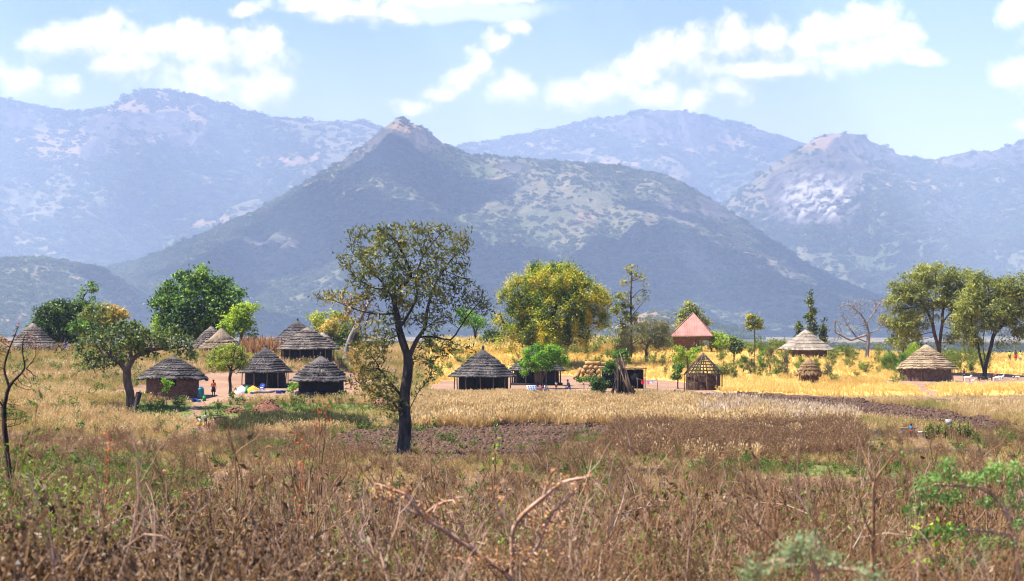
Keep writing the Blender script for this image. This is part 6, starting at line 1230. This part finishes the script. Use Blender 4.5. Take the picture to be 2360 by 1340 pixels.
# ---------------------------------------------------------------- grass, weeds, clods (uncountable)
FOOTA = np.array(FOOT)
def free(P, pad=0.0):
    ok = np.ones(len(P), bool)
    for (x, y, r) in FOOTA: ok &= (P[:, 0] - x) ** 2 + (P[:, 1] - y) ** 2 > (r + pad) ** 2
    return ok
def sample(n, D0, D1, px0=-160, px1=2520):
    y = np.sqrt(rng.random(n) * (D1 ** 2 - D0 ** 2) + D0 ** 2); x = (rng.uniform(px0, px1, n) - CX) / F * y
    zn, px, py = zones(x, y); return np.stack([x, y, gz(x, y)], 1), zn, px, py
def grass_mat(name, cols, pcol=None, patch=.0, pscale=.12, transl=.3): return leaf_mat(name, cols, transl, .45, 1.15, patch, pcol or (.2, .2, .05), pscale, .7, boost=1.0)
def tuft(k, blades, spread, lean, width, mat, heads=0, hcol=None):
    r = np.random.default_rng(k); V = []; Q = []; T = []
    for b in range(blades):
        a = r.uniform(0, 6.283); p = np.array([math.cos(a), math.sin(a), 0]) * r.uniform(0, spread); h = r.uniform(.55, 1.0); d = np.array([math.cos(a + r.normal(0, .8)), math.sin(a + r.normal(0, .8)), 0]) * r.uniform(.1, 1) * lean
        s = np.array([-math.sin(a + r.uniform(-1, 1)), math.cos(a), 0]); s /= np.linalg.norm(s); w = width * r.uniform(.6, 1.2); t = r.random(); n0 = len(V)
        for f, ww in ((0, 1), (.5, .85), (.85, .5), (1.0, .12)): c = p + d * f ** 1.8 + np.array([0, 0, h * f * (1 - .12 * f)]); V += [c - s * w * ww / 2, c + s * w * ww / 2]; T += [t * .8 + .2 * f] * 2
        for q in range(3): Q.append([n0 + 2 * q, n0 + 2 * q + 1, n0 + 2 * q + 3, n0 + 2 * q + 2])
        if heads and r.random() < heads:
            c = V[-1]; n0 = len(V); V += [c + np.array([0, 0, -.03]), c + s * w * 1.6 + (0, 0, .05), c + (0, 0, .16), c - s * w * 1.6 + (0, 0, .05)]; T += [.98] * 4; Q.append([n0, n0 + 1, n0 + 2, n0 + 3])
    return MB().add(np.array(V), np.array(Q), tint=np.array(T)).build('tuft', mat, link=False)
def merge2(name, a, ma, b, mb_):
    Va, Vb = np.vstack(a.V), np.vstack(b.V); fs = []; idx = []
    for m, off, k in ((a, 0, 0), (b, len(Va), 1)):
        if m.Q: q = np.vstack(m.Q) + off; fs.append(q); idx += [k] * len(q)
        if m.T: q = np.vstack(m.T) + off; fs.append(q); idx += [k] * len(q)
    me = make_mesh(name, np.vstack([Va, Vb]), fs, {'tint': np.concatenate(a.A + b.A)}, True); me.materials.append(ma); me.materials.append(mb_)
    me.polygons.foreach_set('material_index', np.array(idx, np.int32)); return bpy.data.objects.new(name, me)
def shrub(k, stems, spread, subs, leaves, L, Wd, bm, lm, r0=.012, curl=.12, droop=0.0):
    """small branching shrub about 1 m tall"""
    r = np.random.default_rng(k); A = MB(); B = MB(); tips = []
    def grow(p, d, ln, rad, lev):
        n = 5; P = [p]
        for i in range(n): d = unit(d + r.normal(0, curl, 3) + np.array([0, 0, .05 - droop * lev * .1])); P.append(P[-1] + d * ln / n)
        A.tube(P, np.linspace(rad, rad * .45, n + 1), 3 if lev else 4, tint=r.random(), cap=False)
        for q in P[2:]: tips.append((q, d))
        if lev < 2:
            for _ in range(subs if lev == 0 else max(1, subs // 2)):
                i = r.integers(1, n); dd = unit(d + r.normal(0, .65, 3) + np.array([0, 0, .2])); grow(P[i], dd, ln * r.uniform(.35, .6), rad * .55, lev + 1)
    for s in range(stems):
        a = r.uniform(0, 6.283); grow(np.array([math.cos(a), math.sin(a), 0]) * r.uniform(0, .12), unit(np.array([math.cos(a) * spread, math.sin(a) * spread, 1])), r.uniform(.6, 1.0), r0 * r.uniform(.6, 1.2), 0)
    TP = np.array([t[0] for t in tips]); i = r.integers(0, len(TP), leaves); P = TP[i] + r.normal(0, .02, (leaves, 3)); Dv = unit(r.normal(size=(leaves, 3)) + np.array([0, 0, .2 - droop]))
    V, Q, tt = leaf_quads(P, Dv, L * r.uniform(.5, 1.3, leaves), Wd * r.uniform(.6, 1.2, leaves), r.random(leaves), fold=.4); B.add(V, Q, tint=tt)
    return merge2('shrub', A, bm, B, lm)
GOLD = grass_mat('grass_gold', [(.5, .29, .065), (.76, .49, .13), (.89, .63, .22), (.94, .74, .37)], (.44, .3, .1), .7, .06)  # dry gold, brightened so the colour carries the meadow's stronger sun
TAN = grass_mat('grass_tan', [(.34, .21, .085), (.56, .38, .17), (.72, .52, .26), (.8, .63, .38)], (.3, .18, .07), .5, .25)
STRAW = grass_mat('grass_straw_pale', [(.42, .3, .19), (.58, .44, .3), (.7, .56, .42)])
BROWN = grass_mat('grass_brown', [(.15, .088, .046), (.29, .188, .098), (.47, .33, .18), (.62, .48, .29)], (.13, .075, .05), .7, .14)
GREEN = grass_mat('grass_green', [(.05, .08, .015), (.11, .16, .025), (.2, .25, .05), (.3, .3, .08)])
MIXG = grass_mat('grass_mixed', [(.25, .15, .06), (.43, .29, .11), (.58, .42, .18), (.36, .35, .08)], (.17, .19, .045), .75, .09)
LFORB = leaf_mat('leaf_forb', [(.05, .09, .015), (.1, .17, .025), (.19, .27, .045)], .4, .4, boost=1.0)
LDEAD = leaf_mat('leaf_dead_curl', [(.014, .008, .005), (.075, .042, .022), (.19, .112, .058), (.4, .265, .145)], .25, .3, boost=1.0)  # dead-leaf brown, darkened in place of cloud shade on the foreground
LRUST = leaf_mat('leaf_rust', [(.085, .042, .021), (.19, .105, .05), (.35, .215, .108)], .25, .4, boost=1.05)
LGRN = leaf_mat('leaf_scrub', [(.05, .09, .015), (.12, .19, .03), (.24, .31, .055)], .4, .4, boost=1.25)
g_gold = [tuft(200 + k, 13, .16, .5, .04, GOLD, .3) for k in range(5)]; g_tan = [tuft(210 + k, 15, .14, .45, .032, TAN, .35) for k in range(5)]; g_straw = [tuft(220 + k, 16, .12, .5, .024, STRAW, .4) for k in range(4)]
g_brown = [tuft(230 + k, 12, .22, .7, .03, BROWN) for k in range(5)]; g_green = [tuft(240 + k, 14, .2, .5, .036, GREEN) for k in range(4)]; g_mix = [tuft(250 + k, 13, .2, .6, .03, MIXG, .2) for k in range(5)]
weedb = [shrub(300 + k, 7, .4, 4, 130, .1, .035, STEM_B, LRUST, .012) for k in range(4)]; forb = [shrub(310 + k, 6, .7, 3, 90, .22, .13, LFORB, LFORB, .012) for k in range(3)]
def put(name, protos, P, lo, hi, label, stretch=(.8, 1.25), **kw):
    s = rng.uniform(lo, hi, len(P)); scatter(name, protos, P, np.stack([s * rng.uniform(.8, 1.3, len(P)), s * rng.uniform(.8, 1.3, len(P)), s * rng.uniform(*stretch, len(P))], 1), label=label, **kw)
# golden meadow
P, z, px, py = sample(110000, 192, 324); d = fbm(P[:, 0] * .12, P[:, 1] * .12, 3, 91); m = (rng.random(len(P)) < z['gold'] * np.clip((d - .3) * 3.2, .12, 1)) & ~z['bare'] & ~z['plough'] & (px > 930) & free(P); put('golden_grass', g_gold, P[m], .3, .75, 'golden dry grass of the meadow and slope', tilt=.2)
m = (px <= 980) & ~z['bare'] & (rng.random(len(P)) < .75) & free(P); k_ = np.where(m)[0]; k1 = k_[d[k_] > .44]; k2 = k_[d[k_] <= .44]; put('bank_grass', g_mix, P[k1], .4, .85, 'mixed dry and green grass on the bank behind the huts', tilt=.2); put('bank_brown_grass', g_tan, P[k2], .45, .9, 'brown dry grass on the bank behind the huts', tilt=.2)
# left slope and village front
P, z, px, py = sample(60000, 158, 200); d = fbm(P[:, 0] * .14, P[:, 1] * .14, 3, 92); tall = inpoly(px, py, [(955,903),(1200,910),(1430,914),(1560,918),(1660,935),(1800,950),(1950,968),(1965,990),(1700,990),(1480,985),(1200,982),(955,990)])
m = tall & ~z['bare'] & free(P); fs = np.interp(py[m], [905, 925, 985], [.4, .75, 1.25])[:, None]; scatter('tall_tan_grass', g_tan, P[m], fs * rng.uniform(.75, 1.2, (m.sum(), 3)), label='tall tan grass in front of the pointed hut', tilt=.16)
pal = inpoly(px, py, [(1600,930),(1960,965),(1965,990),(1640,985)]); m = pal & (rng.random(len(P)) < .75 * sst(fbm(P[:, 0] * .3, P[:, 1] * .3, 3, 96), .4, .6)); put('pale_straw_grass', g_straw, P[m], .9, 1.5, 'pale straw grass above the brown weeds', tilt=.16)
shortg = inpoly(px, py, [(400,915),(560,915),(560,1015),(400,1020)]); m = ~tall & ~z['bare'] & ~z['plough'] & free(P) & (rng.random(len(P)) < np.where(shortg, .5, .75)); P[:, 2] -= shortg * .22; k_ = np.where(m)[0]; gr = z['green'][k_]
put('village_green_grass', g_green, P[k_[gr]], .28, .5, 'short green grass below the village', tilt=.2); kk = k_[~gr]
put('slope_mixed_grass', g_mix, P[kk[d[kk] > .46]], .35, .75, 'mixed grass on the slope below the village', tilt=.2); put('slope_tan_grass', g_tan, P[kk[d[kk] <= .46]], .35, .8, 'tan grass on the slope below the village', tilt=.2)
# field between the fence and the village
P, z, px, py = sample(95000, 62, 160); d = fbm(P[:, 0] * .16, P[:, 1] * .1, 4, 93); d2 = fbm(P[:, 0] * .5, P[:, 1] * .3, 3, 94)
keep = np.where(z['plough'], .08, np.where(z['burnt'], .12, .16 + .85 * sst(d2, .38, .62))); wk = inpoly(px, py, [(1420,985),(1560,978),(1960,985),(1985,1010),(1970,1055),(1700,1062),(1440,1055)])
m = (rng.random(len(P)) < keep) & free(P); g_ = m & z['green'] & ~wk; put('field_green_grass', g_green, P[g_], .22, .5, 'green grass patches in the field', tilt=.25)
o_ = m & ~z['green'] & ~wk; put('field_brown_grass', g_brown, P[o_ & (d < .5)], .25, .6, 'brown dry grass across the field', tilt=.25); put('field_tan_grass', g_mix, P[o_ & (d >= .5)], .22, .5, 'tan and olive grass across the field', tilt=.25)
m = wk & (rng.random(len(P)) < .06 + .6 * sst(d2, .38, .58)); put('weed_straw', g_tan, P[wk & (rng.random(len(P)) < .16)], .5, 1.1, 'dry grass between the brown weeds', tilt=.2); put('brown_weeds', weedb, P[m], .45, 1.35, 'dense stand of tall rusty brown weeds', tilt=.15)
w2 = (rng.random(len(P)) < .05) & ~z['plough'] & ~z['burnt'] & (d2 > .45); put('field_weeds', weedb, P[w2], .5, 1.1, 'scattered brown weeds in the field', tilt=.2)
w3 = (rng.random(len(P)) < .004 + .008 * z['green']) & free(P); put('field_forbs', forb, P[w3], .35, .8, 'small bright green herbs dotted over the field', tilt=.2)
P2, z2, px2, py2 = sample(9000, 158, 240, -160, 1000); m = (rng.random(9000) < .1) & ~z2['bare'] & free(P2); put('slope_forbs', forb, P2[m], .4, .9, 'green herbs on the slope by the village', tilt=.2)
# dark sedge below the rubble
P, z, px, py = sample(60000, 150, 182, 470, 880); m = inpoly(px, py, [(500,992),(560,972),(700,962),(840,975),(850,990),(700,985),(560,1002)]) & free(P); SEDGE = grass_mat('grass_sedge', [(.02, .028, .008), (.045, .058, .016), (.085, .095, .03), (.19, .15, .06)])
g_sedge = [tuft(260 + k, 18, .18, .45, .04, SEDGE) for k in range(3)]; put('sedge', g_sedge, P[m][:1600], .7, 1.15, 'dark green sedge strip below the rubble heaps', tilt=.15)
# dry maize behind the huts
P, z, px, py = sample(40000, 236, 262, 560, 690); m = (px > 568) & (px < 650) & free(P); MAIZE = grass_mat('maize_dry', [(.2, .09, .04), (.34, .17, .08), (.5, .3, .15)]); g_mz = [tuft(270 + k, 8, .12, .35, .07, MAIZE) for k in range(3)]; put('dry_maize', g_mz, P[m][:420], 1.7, 2.5, 'tall dry maize stalks behind the huts', tilt=.1)
P, z, px, py = sample(9000, 252, 300, 1010, 1480); m = (py < 815) & free(P) & (rng.random(len(P)) < .6); put('tall_crest_grass', g_gold, P[m], 1.1, 1.9, 'tall golden grass along the crest', tilt=.15)
P, z, px, py = sample(5200, 236, 302, 980, 2500); dd = fbm(P[:, 0] * .09, P[:, 1] * .09, 3, 97); m = ~z['bare'] & free(P, .5) & (px < 2270) & (rng.random(len(P)) < .04 + .5 * sst(P[:, 1], 268., 292.) * sst(dd, .42, .58)); put('meadow_scrub', [shrub(440 + k, 9, .6, 4, 300, .13, .07, STEM_B, LGRN, .012) for k in range(4)], P[m], .7, 1.9, 'low green scrub along the far edge of the meadow', tilt=.1)
# soil clods
def clod(k):
    r = np.random.default_rng(k); b = MB(); b.lathe([(.05, -.5), (.4, -.35), (.5, 0), (.36, .32), (.08, .45)], 7, wob=.25, seed=k); b.V[0] = b.V[0] + r.normal(0, .07, b.V[0].shape); return b.build('clod', CLOD, link=False, smooth=False)
CLOD = surf('clod_soil', [(.035, .02, .014), (.085, .048, .032), (.16, .095, .062)], 1.2, .95)
P, z, px, py = sample(90000, 105, 205); m = z['plough'] & free(P); put('soil_clods', [clod(k) for k in range(5)], P[m][:12000], .14, .5, 'dark clods of the ploughed strips', stretch=(.5, .9), tilt=1.0)
P, z, px, py = sample(30000, 60, 160); m = z['burnt']; put('burnt_stubble', [tuft(280 + k, 8, .2, .6, .025, plain('char', (.02, .018, .018), .95, .5)) for k in range(2)], P[m][:3000], .15, .4, 'charred stubble on the burnt patches', tilt=.3)
# ---------------------------------------------------------------- roadside bank: dense dry brush out of focus
dead = [shrub(400 + k, 9, .75, 4, 620, .05, .034, STEM_B, LDEAD, .009, .2) for k in range(5)]; rust = [shrub(410 + k, 7, .35, 5, 170, .05, .018, STEM_B, LRUST, .008, .14) for k in range(5)]; scrub = [shrub(420 + k, 7, .55, 4, 260, .06, .022, STEM_B, LGRN, .008, .15) for k in range(4)]; twig = [shrub(430 + k, 6, .6, 5, 20, .04, .02, STEM_T, LDEAD, .008, .16) for k in range(3)]
def bank(name, protos, n, D0, D1, px0, px1, top0, top1, label, seed, dens=None, smin=.3, smax=2.6):
    y = np.sqrt(rng.random(n) * (D1 ** 2 - D0 ** 2) + D0 ** 2); px = rng.uniform(px0, px1, n); x = (px - CX) / F * y; z = gz(x, y)
    tp = rng.uniform(top0, top1, n) if not callable(top0) else top0(px) + rng.uniform(0, top1, n); h = HC - (tp - YH) / F * y - z
    ok = (h > smin) & (h < smax)
    if dens is not None: ok &= rng.random(n) < dens(px, y)
    P = np.stack([x, y, z - .05], 1)[ok]; s = h[ok] / .92; scatter(name, protos, P, np.stack([s * .85, s * .85, s], 1) * rng.uniform(.9, 1.05, (len(s), 1)), label=label, tilt=.1)
def leftmass(px): return np.interp(px, [-100, 100, 300, 500, 700, 900, 1100], [1195, 1185, 1205, 1190, 1220, 1260, 1300])
tall = [shrub(450 + k, 5, .5, 6, 60, .07, .03, STEM_B, LRUST, .011, .15) for k in range(4)]
bank('tall_dry_brush', tall, 150, 22, 58, -100, 2460, lambda p: np.full_like(p, 1060), 110, 'taller dry shrubs standing out of the roadside brush', 7, smin=.8, smax=3.2)
bank('dead_leaf_brush', dead, 2300, 13, 60, -200, 1150, leftmass, 170, 'dense brown dead leaved brush along the roadside at lower left', 1, lambda p, y: np.interp(p, [-200, 750, 1150], [1, .9, .25]))
bank('rust_brush', rust, 1050, 14, 64, 500, 2560, lambda p: np.interp(p, [500, 1000, 1500, 2000, 2500], [1190, 1190, 1165, 1150, 1170]), 180, 'rusty thin stemmed brush along the roadside at lower right', 2, lambda p, y: np.interp(p, [500, 1000, 1500, 2500], [.3, .8, 1, .8]))
nforb = [shrub(460 + k, 7, .6, 4, 260, .075, .045, LGRN, LFORB, .008) for k in range(3)]
bank('near_forbs', nforb, 620, 22, 66, -200, 2560, lambda p: np.full_like(p, 1170), 160, 'fresh green herbs in the roadside brush', 8, lambda p, y: sst(fbm(p * .008, y * .12, 2, 98), .42, .58), smin=.25, smax=1.3)
bank('green_brush', scrub, 2600, 18, 72, -200, 2560, lambda p: np.interp(p, [0, 450, 800, 1300, 1700, 2200, 2500], [1080, 1110, 1190, 1170, 1190, 1150, 1130]), 170, 'green scrub mixed through the roadside brush', 3, lambda p, y: .2 + .8 * sst(fbm(p * .006, y * .1, 2, 95), .45, .6))
bank('bare_twigs', twig, 330, 12, 50, -200, 2560, lambda p: np.full_like(p, 1090), 200, 'bare pale twigs sticking out of the roadside brush', 4)
bank('bank_straw', [tuft(295 + k, 22, .2, .7, .012, TAN, .3) for k in range(4)], 1300, 30, 70, -200, 2560, lambda p: np.full_like(p, 1190), 130, 'dry grass clumps along the foot of the roadside bank', 6, smin=.2, smax=1.1)
g_near = [tuft(290 + k, 26, .12, .6, .009, STRAW) for k in range(3)]
bank('near_dry_grass', g_near, 700, 11, 40, -200, 1500, lambda p: np.full_like(p, 1190), 160, 'dry straw tufts among the roadside brush', 5, lambda p, y: np.interp(p, [-200, 250, 400, 1500], [1, .8, .15, .15]), smax=1.2)
# ---------------------------------------------------------------- air
def haze():
    m = MB().box((0, 9900, 1110), (42000, 20600, 2290)); o = m.build('haze', None, smooth=False); tag(o, 'pale blue air haze', None, None, 'stuff')
    mt, nt, out = new_mat('haze_air'); v = nt.nodes.new('ShaderNodeVolumePrincipled'); v.inputs['Color'].default_value = (.515, .675, 1.0, 1); v.inputs['Density'].default_value = 0.78e-4; v.inputs['Anisotropy'].default_value = 0.0
    nt.links.new(v.outputs[0], out.inputs[1]); o.data.materials.append(mt)
haze()
